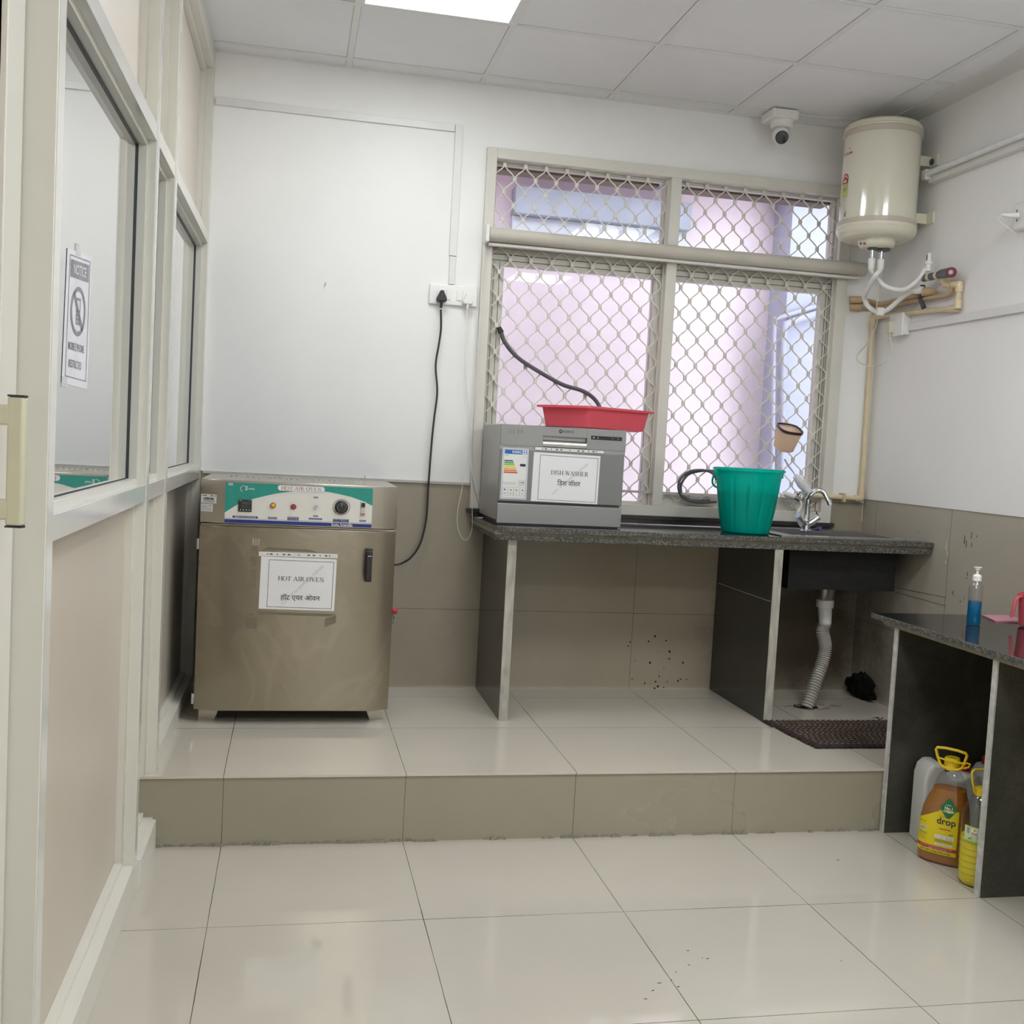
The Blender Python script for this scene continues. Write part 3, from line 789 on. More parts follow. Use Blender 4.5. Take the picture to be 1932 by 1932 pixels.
def punched(parent, x0, x1, z0, z1, yf, tilt):
    A = shear(front(yf-.0016), 0, tilt, x0, z0); B = shear(front(yf-.0020), 0, tilt, x0, z0)
    st = build('sleeve_strip', rect(MB(), x0, x1, z0, z1, A), M('white_film_strip', (.72, .72, .70, 1), .4), parent)
    m = MB(); L = x1-x0; zc = (z0+z1)/2
    for f_, big in ((.11, 0), (.155, 1), (.235, 0), (.315, 1), (.38, 1), (.505, 0), (.63, 1), (.695, 1), (.775, 0), (.85, 1), (.895, 0)):
        build('punched_hole', disc(MB(), x0+L*f_, zc, .0062 if big else .0028, B, 12, .0032), M('brown_grey_hole', (.16, .14, .11, 1), .6), st)
    
punched(door, .338, .637, .894, .911, FY, .0)
sign(door, .345, .632, .690, .893, [('HOT AIR OVEN', .500, .811, .176, .0175)], [('हॉट एयर ओवन', .500, .738, .150, .029)],
     ('CLMC UTTH HOPSPITAL INDORE', .506, .788, .215, 46), FY, -.012, (.030, .010))
# old tape marks
tp = M('old_tape_residue', (.40, .36, .29, 1), .5, var=.2, scale=60)
tp2 = M('brown_tape', (.175, .15, .105, 1), .4, var=.1, scale=40)
tm = MB(); T1 = front(FY-.0008)
for q_ in ([(.297, .612), (.341, .611), (.341, .652), (.297, .654)], [(.598, .622), (.641, .640), (.641, .672), (.598, .655)],
           [(.307, .905), (.330, .900), (.332, .930), (.310, .934)], [(.308, .77), (.329, .765), (.330, .84), (.310, .842)], [(.310, .85), (.329, .853), (.327, .888), (.308, .89)],
           [(.345, .668), (.63, .664), (.64, .675), (.34, .678)], [(.35, .918), (.56, .914), (.53, .924), (.37, .928)],
           [(.300, .662), (.325, .660), (.325, .664), (.300, .666)], [(.300, .668), (.325, .666), (.325, .670), (.300, .672)]):
    build('tape_mark', poly(MB(), q_, T1), tp2, door)
tm = MB()
for q_ in ([(.312, .935), (.318, .934), (.320, .962), (.313, .962)], [(.322, .933), (.328, .932), (.330, .962), (.322, .960)], [(.332, .935), (.338, .934), (.341, .96), (.334, .96)],
           [(.600, .917), (.648, .910), (.652, .922), (.606, .925)], [(.605, .683), (.646, .691), (.646, .693), (.605, .686)], [(.600, .656), (.643, .672), (.643, .675), (.600, .660)]):
    build('tape_mark', poly(MB(), q_, front(FY-.0013)), M('shiny_clear_tape', (.34, .31, .25, 1), .2, var=.1, scale=40), door)
# control panel artwork
P0_, P1_, PZ0, PZ1 = .206, .762, 1.018, 1.172
cpn = build('control_panel', MB().box(P0_, P1_, FY-.0015, FY-.0002, PZ0, PZ1), M('panel_white', (.74, .72, .67, 1), .3, var=.02), head)
A1, A2, A3 = front(FY-.0019), front(FY-.0023), front(FY-.0027)
def arcz(x):  # lower edge of the green field
    pts = [(.206, 1.056), (.257, 1.092), (.314, 1.114), (.392, 1.136), (.471, 1.150), (.53, 1.153), (.592, 1.151), (.673, 1.137), (.722, 1.122), (.762, 1.104)]
    for (a, b), (c, d) in zip(pts, pts[1:]):
        if a <= x <= c: return b+(d-b)*(x-a)/(c-a)
    return pts[-1][1]
gmm = MB(); xs = [P0_+(P1_-P0_)*k/40 for k in range(41)]
for a, b in zip(xs, xs[1:]): poly(gmm, [(a, arcz(a)), (b, arcz(b)), (b, PZ1), (a, PZ1)], A1)
build('green_field', gmm, M('panel_green', (.015, .28, .23, 1), .35, var=.05), cpn)
am = MB()
for a, b in zip(xs, xs[1:]): poly(am, [(a, arcz(a)-.002), (b, arcz(b)-.002), (b, arcz(b)), (a, arcz(a))], A2)
build('arc_line', am, M('pale_green_line', (.6, .75, .7, 1), .4), cpn)
blue = M('panel_blue', (.015, .03, .20, 1), .35, var=.05)
bm_ = rect(MB(), P0_, P1_, PZ0, PZ0+.0135, A1)
rect(bm_, P0_, P1_, PZ0+.0165, PZ0+.0175, A1)
labels = [('TEMPERATURE CONTROLLER', .282, 1.0415, .094, .0075), ('HEATING ON', .384, 1.0415, .034, .0072), ('MAINS', .461, 1.0452, .042, .0070), ('INDICATOR', .461, 1.0384, .042, .0070),
          ('ON', .544, 1.1275, .017, .006), ('OFF', .546, 1.0555, .018, .0062), ('AIR CIRCULATION', .546, 1.0445, .050, .0068), ('SAFETY THERMOSTAT', .643, 1.0440, .060, .0066), ('& HEAT SWITCH', .643, 1.0374, .060, .0066), ('MAINS', .727, 1.0435, .025, .0068)]
for s, x, z, w_, h_ in labels: rect(bm_, x-w_/2, x+w_/2, z-h_/2, z+h_/2, A1)
build('blue_band', bm_, blue, cpn)
pw = M('print_white', (.8, .8, .8, 1), .4)
lt = MB()
for s, x, z, w_, h_ in labels: txt(lt, s, x, z, A2, w=w_*.86, h=h_*.52, bold=.01)
txt(lt, 'Smita Scientific', .648, 1.0255, A2, w=.082, h=.011, bold=.012)
rect(lt, .609, .686, 1.0188, 1.0194, A2)
txt(lt, 'S', .283, 1.152, A2, h=.016, rot=-8, bold=.02); txt(lt, 'mita', .302, 1.1505, A2, w=.022, h=.008, bold=.005)
for k in range(14):
    a, b = math.radians(70+k*13), math.radians(70+(k+1)*13)
    poly(lt, [(.274+.014*math.cos(a), 1.149+.012*math.sin(a)), (.274+.014*math.cos(b), 1.149+.012*math.sin(b)), (.274+.012*math.cos(b), 1.149+.0105*math.sin(b)), (.274+.012*math.cos(a), 1.149+.0105*math.sin(a))], A2)
build('lettering', lt, pw, cpn)
# title plate
def pill(mb, x0, x1, z0, z1, warp):
    r = (z1-z0)/2; zc = (z0+z1)/2; pts = []
    for k in range(9): a = PI/2+PI*k/8; pts.append((x0+r+r*math.cos(a), zc+r*math.sin(a)))
    for k in range(9): a = -PI/2+PI*k/8; pts.append((x1-r+r*math.cos(a), zc+r*math.sin(a)))
    return poly(mb, pts, warp)
build('title_outline', pill(MB(), .398, .578, 1.1475, 1.1705, A2), ink, cpn)
build('title_plate', pill(MB(), .399, .577, 1.1483, 1.1697, A3), pw, cpn)
build('lettering', txt(MB(), 'HOT AIR OVEN', .488, 1.159, front(FY-.0031), w=.152, h=.0145, geo=serif('HOT AIR OVEN')), M('print_red', (.42, .03, .02, 1), .5), cpn)
build('barcode_tag', rect(MB(), .216, .233, 1.160, 1.169, A2), M('silver_tag', (.5, .5, .48, 1), .3), cpn)
# instruments
ctl = build('temperature_controller', MB().box(.256, .305, FY-.008, FY-.001, 1.062, 1.108), black, cpn, bevel=.0015)
W8 = front(FY-.0084)
dd = MB(); rect(dd, .2665, .296, 1.090, 1.1005, W8); rect(dd, .2665, .296, 1.0765, 1.086, W8)
build('display', dd, M('dim_display', (.06, .065, .07, 1), .2), ctl)
dd = MB()
for k in range(4): disc(dd, .264+k*.011, 1.069, .0024, W8, 10)
txt(dd, 'SELEC', .263, 1.1045, W8, w=.012, h=.003); txt(dd, '0:0', .300, 1.096, W8, w=.004); txt(dd, 'PID', .296, 1.1045, W8, w=.007, h=.0025)
build('lettering', dd, M('grey_print', (.5, .5, .52, 1), .5), ctl)
for nm, x, z, m_ in (('indicator_lamp', .384, 1.090, M('amber_lens', (.85, .38, .02, 1), .2, var=.05)), ('indicator_lamp', .461, 1.088, M('red_lens', (.50, .02, .03, 1), .2, var=.05))):
    o_ = build(nm, MB().lathe([(0, -.014), (.0055, -.0135), (.0078, -.010), (.0082, -.002)], (x, FY, z), 20, axis='y'), m_, cpn, smooth=True)
    build('bezel', MB().lathe([(.0085, -.006), (.0105, -.006), (.0108, -.0015), (.0085, -.0015), (.0085, -.006)], (x, FY, z), 20, axis='y'), M('bezel_brown', (.10, .05, .04, 1), .3), o_)
tg = build('toggle_switch', MB().lathe([(0, -.006), (.006, -.006), (.0078, -.004), (.0078, -.0015)], (.546, FY, 1.088), 6, axis='y'), chrome, cpn, smooth=False)
build('toggle_lever', MB().tube([(.546, FY-.005, 1.088), (.547, FY-.018, 1.096)], [.0022, .0032], 8), chrome, tg, smooth=True)
rg = MB()
for k in range(40):
    a, b = 2*PI*k/40, 2*PI*(k+1)/40
    poly(rg, [(.643+.0335*math.cos(a), 1.094+.0305*math.sin(a)), (.643+.0335*math.cos(b), 1.094+.0305*math.sin(b)), (.643+.0315*math.cos(b), 1.094+.0285*math.sin(b)), (.643+.0315*math.cos(a), 1.094+.0285*math.sin(a))], A1)
build('dial_ring', rg, ink, cpn)
dl = build('dial', MB().lathe([(0, -.022), (.018, -.022), (.0195, -.020), (.021, -.010), (.0255, -.008), (.0262, -.0015)], (.643, FY, 1.094), 28, axis='y'), black, cpn, smooth=True)
dk = MB(); WD = front(FY-.0224)
for k in range(11):
    a = math.radians(230-k*28); disc(dk, .643+.0155*math.cos(a), 1.094+.0155*math.sin(a), .0012, WD, 6)
rect(dk, .6420, .6440, 1.098, 1.112, WD)
build('lettering', dk, M('grey_print', (.5, .5, .52, 1), .5), dl)
sw = build('mains_switch', MB().box(.717, .736, FY-.005, FY-.001, 1.062, 1.119), M('switch_grey', (.62, .6, .56, 1), .4), cpn, bevel=.001)
build('rocker', MB().box(.7195, .7335, FY-.012, FY-.004, 1.098, 1.114), black, sw, bevel=.001)
build('lettering', txt(rect(MB(), .7185, .7345, 1.065, 1.074, front(FY-.0056)), 'AC', .7265, 1.082, front(FY-.0056), h=.006), M('print_dull_red', (.42, .20, .16, 1), .5), sw)
# stickers on the chamfer of the control head
def cham(u, v): # u along the chamfer from its outer edge
    k = u/.0762; return (X0 + .070*k + -.0006, FY+.03 - .030*k - .0012, v)
stk = build('sticker', rect(rect(MB(), .002, .066, 1.088, 1.122, cham), .002, .052, 1.056, 1.085, cham), paper, head)
sb = MB(); random.seed(5); u = .013
def cham2(u, v): x, y, z = cham(u, v); return (x, y-.0005, z)
while u < .056:
    w_ = random.choice((.0012, .002, .003)); rect(sb, u, u+w_, 1.100, 1.110, cham2); u += w_+random.choice((.001, .0018))
txt(sb, 'XXXXXXX', .015, 1.117, cham2, w=.020, h=.003, bold=.02) if False else rect(sb, .006, .026, 1.1155, 1.118, cham2)
disc(sb, .045, 1.1168, .003, cham2, 10); rect(sb, .050, .064, 1.1160, 1.1178, cham2); rect(sb, .010, .060, 1.095, 1.0965, cham2); rect(sb, .014, .054, 1.0915, 1.0925, cham2)
for z in (1.0795, 1.074, 1.069, 1.063): rect(sb, .005, .028 if z > 1.07 else .046, z, z+.0010, cham2)
rect(sb, .036, .048, 1.0785, 1.0805, cham2)
build('barcode', sb, ink, stk)

# ================================================================ COUNTER (sink worktop)
gtop = granite('polished_black_granite', (.012, .013, .015, 1), (.06, .06, .065, 1), .05, .64, 260, spec=.6)
gedge = granite('rough_granite_edge', (.05, .048, .044, 1), (.17, .165, .145, 1), .6, .50, 130)
gface = granite('dull_granite_face', (.036, .036, .028, 1), (.06, .062, .054, 1), .14, .62, 200, smear=.30)
gpost = M('cement_grey_edge', (.40, .38, .33, 1), .7, var=.22, scale=45, stretch=(1, 1, .25))
CT = 1.040
wt = thing('worktop', 'long black granite worktop with sink under the barred window', 'worktop', (2.25, -.3, CT))
up = [(1.225, -.001), (1.262, -.585), (1.30, -.615), (2.50, -.615), (XR, -.615), (XR, -.001)]
SX0, SX1, SY0, SY1 = 2.60, 3.12, -.50, -.13     # bowl
# top slab built round the bowl opening
def slab_ring(z0, z1, x0, x1, y0, y1, mb=None):
    mb = mb or MB()
    mb.prism([(1.262, -.001), (1.265, -.585), (1.30, y0), (SX0, y0), (SX0, -.001)], 'z', z0, z1)
    mb.box(SX1, XR, y0, -.001, z0, z1); mb.box(SX0, SX1, y0, SY0, z0, z1); mb.box(SX0, SX1, SY1, -.001, z0, z1); return mb
build('slab', slab_ring(1.021, CT, 0, 0, -.612, 0), gtop, wt, bevel=.0015)
build('slab_edge', MB().prism([(1.264, -.588), (1.300, -.614), (XR, -.614), (XR, -.612), (1.3005, -.612), (1.266, -.587)], 'z', 1.0205, 1.0385), gedge, wt)
build('lower_slab', slab_ring(.986, 1.006, 0, 0, -.602, 0), gedge, wt, bevel=.001)
build('mortar_layer', MB().prism([(1.29, -.02), (1.305, -.585), (3.2, -.590), (3.2, -.02)], 'z', 1.0061, 1.0209) if False else slab_ring(1.0061, 1.0209, 0, 0, -.594, 0), M('mortar_tan', (.27, .24, .18, 1), .9, var=.2, scale=60), wt)
gdark = granite('dark_granite_face', (.014, .014, .012, 1), (.03, .03, .028, 1), .12, .62, 200, smear=.05)
def panel_y(name, x0, x1, y0, y1, z0, z1, label):
    t = thing(name, label, 'granite panel', ((x0+x1)/2, (y0+y1)/2, z0))
    build('slab', MB().box(x0+.001, x1-.001, y0+.006, y1, z0, z1), gdark, t)
    build('edge', MB().box(x0, x1, y0, y0+.0055, z0, z1), gpost, t, bevel=.0015)
    return t
panel_y('granite_panel', 1.322, 1.360, -.575, -.001, HP, .9855, 'dark granite upright with grey front edge under the worktop beside the oven')
pr = panel_y('granite_panel', 2.478, 2.516, -.612, -.001, HP, .9855, 'dark granite upright with grey front edge next to the sink pipe')
build('joint_line', MB().box(2.4772, 2.4778, -.6, -.02, .760, .7615), M('thread_white', (.6, .6, .55, 1), .6), pr)
# sink bowl
sk = thing('sink', 'stainless steel sink bowl set in the right end of the granite worktop', 'sink', ((SX0+SX1)/2, (SY0+SY1)/2, CT))
sst = steel('sink_stainless', (.62, .62, .62, 1), .22)
rim = MB()
rx0, rx1, ry0, ry1 = SX0-.075, XR-.03, SY0-.065, SY1+.075
for b_ in ((rx0, SX0+.004, ry0, ry1), (SX1-.004, rx1, ry0, ry1), (SX0, SX1, ry0, SY0+.004), (SX0, SX1, SY1-.004, ry1)): rim.box(b_[0], b_[1], b_[2], b_[3], CT+.0005, CT+.004)
build('rim', rim, sst, sk)
bw = MB(); zb_ = .805
for b_ in ((SX0+.001, SX0+.004, SY0, SY1), (SX1-.004, SX1-.001, SY0, SY1), (SX0+.004, SX1-.004, SY0+.001, SY0+.004), (SX0+.004, SX1-.004, SY1-.004, SY1-.001)): bw.box(*b_, zb_, CT+.002)
bw.box(SX0+.004, SX1-.004, SY0+.004, SY1-.004, zb_, zb_+.003)
ib = MB(); e_ = .0042
for b_ in ((SX0+e_, SX0+e_+.001, SY0+e_, SY1-e_), (SX1-e_-.001, SX1-e_, SY0+e_, SY1-e_), (SX0+e_+.001, SX1-e_-.001, SY0+e_, SY0+e_+.001), (SX0+e_+.001, SX1-e_-.001, SY1-e_-.001, SY1-e_)): ib.box(*b_, zb_+.004, CT+.003)
ib.box(SX0+e_, SX1-e_, SY0+e_, SY1-e_, zb_+.0032, zb_+.004)
build('basin_lining', ib, sst, sk)
build('bowl', bw, M('dull_sink_underside', (.02, .02, .018, 1), .5, metal=.5, var=.2), sk)
DX, DY = 2.895, -.30
build('drain_flange', MB().lathe([(0, .797), (.050, .797), (.058, .801), (.060, .8049), (0, .8049)], (DX-.005, DY, 0), 28), M('dull_steel', (.42, .40, .36, 1), .35, metal=.9), sk, smooth=True)
build('strainer_cup', MB().lathe([(0, .735), (.036, .735), (.041, .742), (.044, .797), (0, .797)], (DX-.003, DY, 0), 28), M('dull_steel', (.42, .40, .36, 1), .35, metal=.9), sk, smooth=True)
wp = thing('waste_pipe', 'ribbed grey-white flexible waste pipe under the sink', 'waste pipe', (2.80, -.34, HP))
build('coupling', MB().lathe([(0, .695), (.037, .695), (.040, .70), (.040, .732), (.036, .735), (0, .735)], (DX, DY, 0), 24), pvc_white, wp, smooth=True)
build('neck', MB().tube([(DX, DY, .697), (DX+.004, DY, .66), (DX+.008, DY, .62)], [.032, .031, .028], 20), pvc_white, wp, smooth=True)
cp = spline([(DX+.008, DY, .625), (DX-.002, DY, .585), (DX+.010, DY-.002, .54), (DX+.016, DY-.003, .50), (DX+.004, DY-.008, .44), (DX-.022, DY-.022, .38), (2.845, -.335, .31), (2.812, -.352, .236)], 24)
rr_ = [(.0225, .0225, .0305, .0305)[i % 4] for i in range(len(cp))]
build('corrugated_hose', MB().tube(cp, rr_, 18), M('grey_white_hose', (.52, .50, .46, 1), .5, var=.06), wp, smooth=False)
hole = MB()
random.seed(2)
disc(hole, 2.815, -.335, .062, lambda u, v: (u, v, HP+.0006), 9, .05)
tag(build('drain_hole', hole, M('dark_hole', (.012, .010, .008, 1), .9), loc=(2.815, -.335, HP)), 'dark broken drain hole in the platform tiles where the waste pipe ends', 'drain hole')
dirt = MB(); random.seed(12)
for k in range(16):
    a = random.uniform(0, 6.28); d = random.uniform(.05, .15); cx_, cy_ = 2.86+d*math.cos(a), -.34+d*.5*math.sin(a)
    n_ = 6; r0 = random.uniform(.006, .02)
    pts_ = [(cx_+r0*random.uniform(.6, 1.8)*math.cos(2*PI*i/n_), cy_+r0*random.uniform(.5, 1)*math.sin(2*PI*i/n_)) for i in range(n_)]
    dirt.prism(pts_, 'z', HP, HP+random.uniform(.001, .004))
do = tag(build('mortar_crumbs', dirt, M('brown_mortar', (.28, .24, .19, 1), .9, var=.3, scale=70), loc=(2.86, -.34, HP)), 'crumbled brown mortar around the drain hole under the sink', 'debris'); do['kind'] = 'stuff'
# broken tile hole in the corner, made as a matte black lump
rb = bmesh.new(); bmesh.ops.create_icosphere(rb, subdivisions=3, radius=1)
random.seed(9)
for v in rb.verts:
    k = 1+random.uniform(-.22, .18); v.co = Vector((v.co.x*.04*k, v.co.y*.115*k*(1-.35*v.co.z), v.co.z*.065*k))
mb_ = MB(); mb_.add([v.co+Vector((3.195, -.155, HP+.058)) for v in rb.verts], [tuple(v.index for v in f.verts) for f in rb.faces]); rb.free()
mb_.xf(lambda v: Vector((min(v.x, XR), min(v.y, -.002), max(v.z, HP))))
tag(build('tile_hole_lump', mb_, M('hole_black', (.008, .008, .007, 1), .95, var=.3, spec=.1), loc=(3.195, -.155, HP)), 'black lump standing in for a broken tile hole in the wall corner under the sink', 'tile hole')
# old wall pipes behind the bowl
t = thing('wall_inlet', 'grimy capped pipe inlet on the wall below the sink', 'pipe inlet', (2.66, -.0, .62))
build('pipe', MB().tube([(2.56, -.02, .655), (2.70, -.025, .66), (2.80, -.02, .665)], .012, 10), cpvc_dirty, t, smooth=True)
build('stub', MB().tube([(2.62, -.02, .63), (2.66, -.05, .60), (2.70, -.08, .575)], .017, 12), M('dark_grey_stub', (.10, .10, .10, 1), .5), t, smooth=True)
build('collar', MB().tube([(2.615, -.02, .64), (2.635, -.03, .625)], .021, 12), M('dull_yellow', (.40, .28, .04, 1), .5), t, smooth=True)
t = thing('loose_cable', 'dark loose cable drooping on the wall below the sink', 'cable', (2.6, -.02, .75))
build('cord', MB().tube(spline([(2.545, -.02, .69), (2.60, -.03, .72), (2.66, -.03, .80), (2.70, -.03, .86)], 6), .006, 8), black, t, smooth=True)
build('cord', MB().tube(spline([(2.56, -.02, .68), (2.64, -.03, .73), (2.75, -.03, .755), (2.86, -.03, .755)], 6), .006, 8), black, t, smooth=True)

# ================================================================ DISHWASHER
DW = thing('dishwasher', 'silver-grey countertop dishwasher standing on the worktop under the red tray', 'dishwasher', (1.556, -.27, CT))
silver = M('silver_grey_paint', (.29, .29, .285, 1), .32, metal=.3, var=.02, scale=5)
silver_side = M('silver_side_sheet', (.40, .395, .38, 1), .35, metal=.25, var=.03, scale=5)
dgrey = M('mid_grey_door', (.21, .21, .21, 1), .36, metal=.3, var=.02, scale=5)
a0, a1, yf = 1.287, 1.826, -.482
build('body', MB().box(a0, a1, yf+.012, -.062, CT+.014, 1.455), silver_side, DW, bevel=.004)
build('kick_panel', MB().box(a0, a1, yf, yf+.0118, CT+.004, 1.128), silver, DW, bevel=.003)
build('black_base', MB().box(a0+.012, a1-.012, yf+.006, -.10, CT, CT+.0139), black, DW)  # recessed black base below the body
build('door_seal', MB().box(a0+.004, a1-.012, yf+.004, yf+.0118, 1.128, 1.137), black, DW)
dwd = build('door', MB().box(a0+.002, a1-.002, yf, yf+.0118, 1.137, 1.352), dgrey, DW, bevel=.002)
build('door_top_strip', MB().box(a0, a1, yf+.003, yf+.0119, 1.352, 1.368), M('steel_strip', (.34, .35, .36, 1), .25, metal=.7), DW)
cp_ = MB(); q0, q1, q2, q3 = 1.466, 1.655, 1.374, 1.415
cp_.box(a0, q0, yf-.002, yf+.0119, 1.368, 1.455); cp_.box(q1, a1, yf-.002, yf+.0119, 1.368, 1.455); cp_.box(q0, q1, yf-.002, yf+.0119, q3, 1.455)
dwc = build('control_fascia', cp_, silver, DW, bevel=.0012)
hnd = MB().lathe([(0, -.0945), (.019, -.0945), (.019, .0945), (0, .0945)], (1.5605, yf+.016, 1.382), 24, axis='x')
build('pull_recess', hnd, steel('dw_handle', (.6, .6, .58, 1), .25), DW, smooth=True)
V1, V2 = front(yf-.0026), front(yf-.0032)
build('display_window', rect(MB(), 1.672, 1.808, 1.411, 1.427, V1), M('display_black', (.012, .014, .02, 1), .15), dwc)
g_ = MB()
for k in range(7):
    x = 1.677+k*.0215; txt(g_, random.choice(('P', 'S', 'E', 'M', 'H')), x, 1.396, V1, h=.0035); rect(g_, x-.002, x+.002, 1.4035, 1.4042, V1)
rect(g_, 1.705, 1.715, 1.432, 1.4328, V1); rect(g_, 1.765, 1.775, 1.432, 1.4328, V1)
frame2d(g_, 1.319, 1.342, 1.420, 1.435, .0007, V1); frame2d(g_, 1.323, 1.338, 1.4235, 1.4315, .0005, V1)
rect(g_, 1.357, 1.3595, 1.419, 1.436, V1); rect(g_, 1.372, 1.3745, 1.419, 1.436, V1); disc(g_, 1.366, 1.4275, .0012, V1, 8); disc(g_, 1.381, 1.4275, .0012, V1, 8)
build('control_marks', g_, M('dark_grey_print', (.10, .10, .11, 1), .5), dwc)
g_ = MB(); rect(g_, 1.681, 1.687, 1.4165, 1.4215, V2); rect(g_, 1.700, 1.703, 1.4165, 1.4215, V2); rect(g_, 1.763, 1.769, 1.4185, 1.4195, V2)
txt(g_, 'H', 1.791, 1.419, V2, h=.005)
build('display_marks', g_, M('grey_print', (.5, .5, .52, 1), .5), dwc)
g_ = MB()
for k in range(18):
    a, b = 2*PI*k/18, 2*PI*(k+1)/18
    poly(g_, [(1.5395+.0075*math.cos(a), 1.4375+.0085*math.sin(a)), (1.5395+.0075*math.cos(b), 1.4375+.0085*math.sin(b)), (1.5395+.0032*math.cos(b), 1.4385+.0035*math.sin(b)), (1.5395+.0032*math.cos(a), 1.4385+.0035*math.sin(a))], V1)
txt(g_, 'KORYO', 1.573, 1.4375, V1, w=.046, h=.010, bold=.01)
build('brand_lettering', g_, ink, dwc)
punched(dwd, 1.434, 1.731, 1.3555, 1.3665, yf-.001, -.003)
sign(dwd, 1.428, 1.716, 1.142, 1.346, [('DISH WASHER', 1.587, 1.266, .163, .0185)], [('िडश वॉशर', 1.586, 1.226, .100, .026)],
     ('CLMC UTTH HOPSPITAL INDORE', 1.590, 1.243, .20, 43), yf, -.010, (.028, .009))
# energy label
el = build('energy_label', rect(MB(), 1.298, 1.408, 1.146, 1.358, front(yf-.0012)), M('label_white', (.74, .74, .73, 1), .4, var=.01), dwd)
e2, e3, e4 = front(yf-.0016), front(yf-.0020), front(yf-.0024)
build('label_border', frame2d(MB(), 1.302, 1.404, 1.150, 1.354, .0014, e2), M('label_blue_line', (.03, .18, .42, 1), .4), el)
build('label_header', rect(rect(MB(), 1.307, 1.334, 1.333, 1.3505, e2), 1.334, 1.400, 1.333, 1.3505, e2), M('label_blue', (.02, .12, .45, 1), .4), el)
g_ = MB(); txt(g_, 'ENERG', 1.358, 1.342, e3, w=.038, h=.010, bold=.02)
for dx in (1.385, 1.394):
    for dz in (1.3375, 1.346): disc(g_, dx, dz, .0038, e3, 10)
build('lettering', g_, pw, el)
cols = [(.01, .15, .05), (.03, .30, .06), (.25, .50, .04), (.75, .72, .05), (.85, .45, .03), (.75, .18, .03), (.62, .06, .02)]
for k, c_ in enumerate(cols):
    z = 1.3045-k*.0080; x1_ = 1.343+k*.0034
    build('rating_bar', poly(MB(), [(1.307, z-.0027), (x1_, z-.0027), (x1_+.0027, z), (x1_, z+.0027), (1.307, z+.0027)], e2), M('rating_%d' % k, c_+(1,), .4, var=.03), el)
g_ = poly(MB(), [(1.372, 1.2885), (1.377, 1.2940), (1.398, 1.2940), (1.398, 1.2830), (1.377, 1.2830)], e2)
txt(g_, 'KORYO', 1.317, 1.3265, e2, w=.016, h=.0035); rect(g_, 1.384, 1.399, 1.3225, 1.3232, e2)
txt(g_, '174', 1.386, 1.216, e2, w=.019, h=.0075, bold=.03); rect(g_, 1.376, 1.397, 1.2075, 1.2085, e2)
for x0_ in (1.304, 1.330, 1.354, 1.379): frame2d(g_, x0_, x0_+.0225, 1.161, 1.196, .0005, e2)
frame2d(g_, 1.371, 1.401, 1.204, 1.225, .0005, e2)
for s_, x_ in (('1820', 1.315), ('ABCDEFG', 1.341), ('6', 1.365), ('49', 1.390)): txt(g_, s_, x_, 1.170, e2, h=.0045, bold=.01) if len(s_) < 6 else txt(g_, s_, x_, 1.170, e2, w=.018)
for x_ in (1.341, 1.365, 1.390): disc(g_, x_, 1.184, .0030, e2, 8)
for z_ in (1.215, 1.211, 1.207): rect(g_, 1.305, 1.360, z_, z_+.0006, e2)
build('lettering', g_, ink, el)
build('tap_icon', rect(rect(MB(), 1.310, 1.320, 1.182, 1.186, e2), 1.312, 1.316, 1.186, 1.190, e2), M('label_blue_line', (.03, .18, .42, 1), .4), el)

# ================================================================ RED TRAY
tt = thing('plastic_tray', 'coral red plastic tray lying askew on top of the dishwasher', 'tray', (1.75, -.25, 1.4555))
Pn, Pl, Prr = Vector((1.672, -.435)), Vector((1.488, -.235)), Vector((2.030, -.235))
eu = (Prr-Pn); ev = (Pl-Pn)
def rrect(o, eu, ev, ins, z, r=.18, n=5):
    """rounded quad outline in world xy"""
    lu, lv = eu.length, ev.length; u, v = eu.normalized(), ev.normalized(); pts = []; rr = .022
    for (cx, cy, a0) in ((ins+rr, ins+rr, 180), (lu-ins-rr, ins+rr, 270), (lu-ins-rr, lv-ins-rr, 0), (ins+rr, lv-ins-rr, 90)):
        for k in range(n):
            a = math.radians(a0+90*k/(n-1)); p = o+u*(cx+rr*math.cos(a))+v*(cy+rr*math.sin(a)); pts.append(Vector((p.x, p.y, z)))
    return pts
def loft(loops):
    m = MB(); n = len(loops[0])
    for lp in loops: m.v += [tuple(p) for p in lp]
    for i in range(len(loops)-1):
        for k in range(n): m.f.append((i*n+k, i*n+(k+1) % n, (i+1)*n+(k+1) % n, (i+1)*n+k))
    return m
ZT = 1.4560
tr_ = loft([rrect(Pn, eu, ev, .040, ZT), rrect(Pn, eu, ev, .022, ZT+.006), rrect(Pn, eu, ev, .009, ZT+.090), rrect(Pn, eu, ev, -.004, ZT+.094), rrect(Pn, eu, ev, -.007, ZT+.087), rrect(Pn, eu, ev, -.006, ZT+.096),
            rrect(Pn, eu, ev, .011, ZT+.098), rrect(Pn, eu, ev, .024, ZT+.010), rrect(Pn, eu, ev, .040, ZT+.004)])
nn = 20; tr_.f.append(tuple(range(nn-1, -1, -1))); tr_.f.append(tuple(8*nn+k for k in range(nn)))
build('tray_shell', tr_, translucent('coral_red_plastic', (.88, .17, .23, 1), .4, .3), tt, smooth=True)

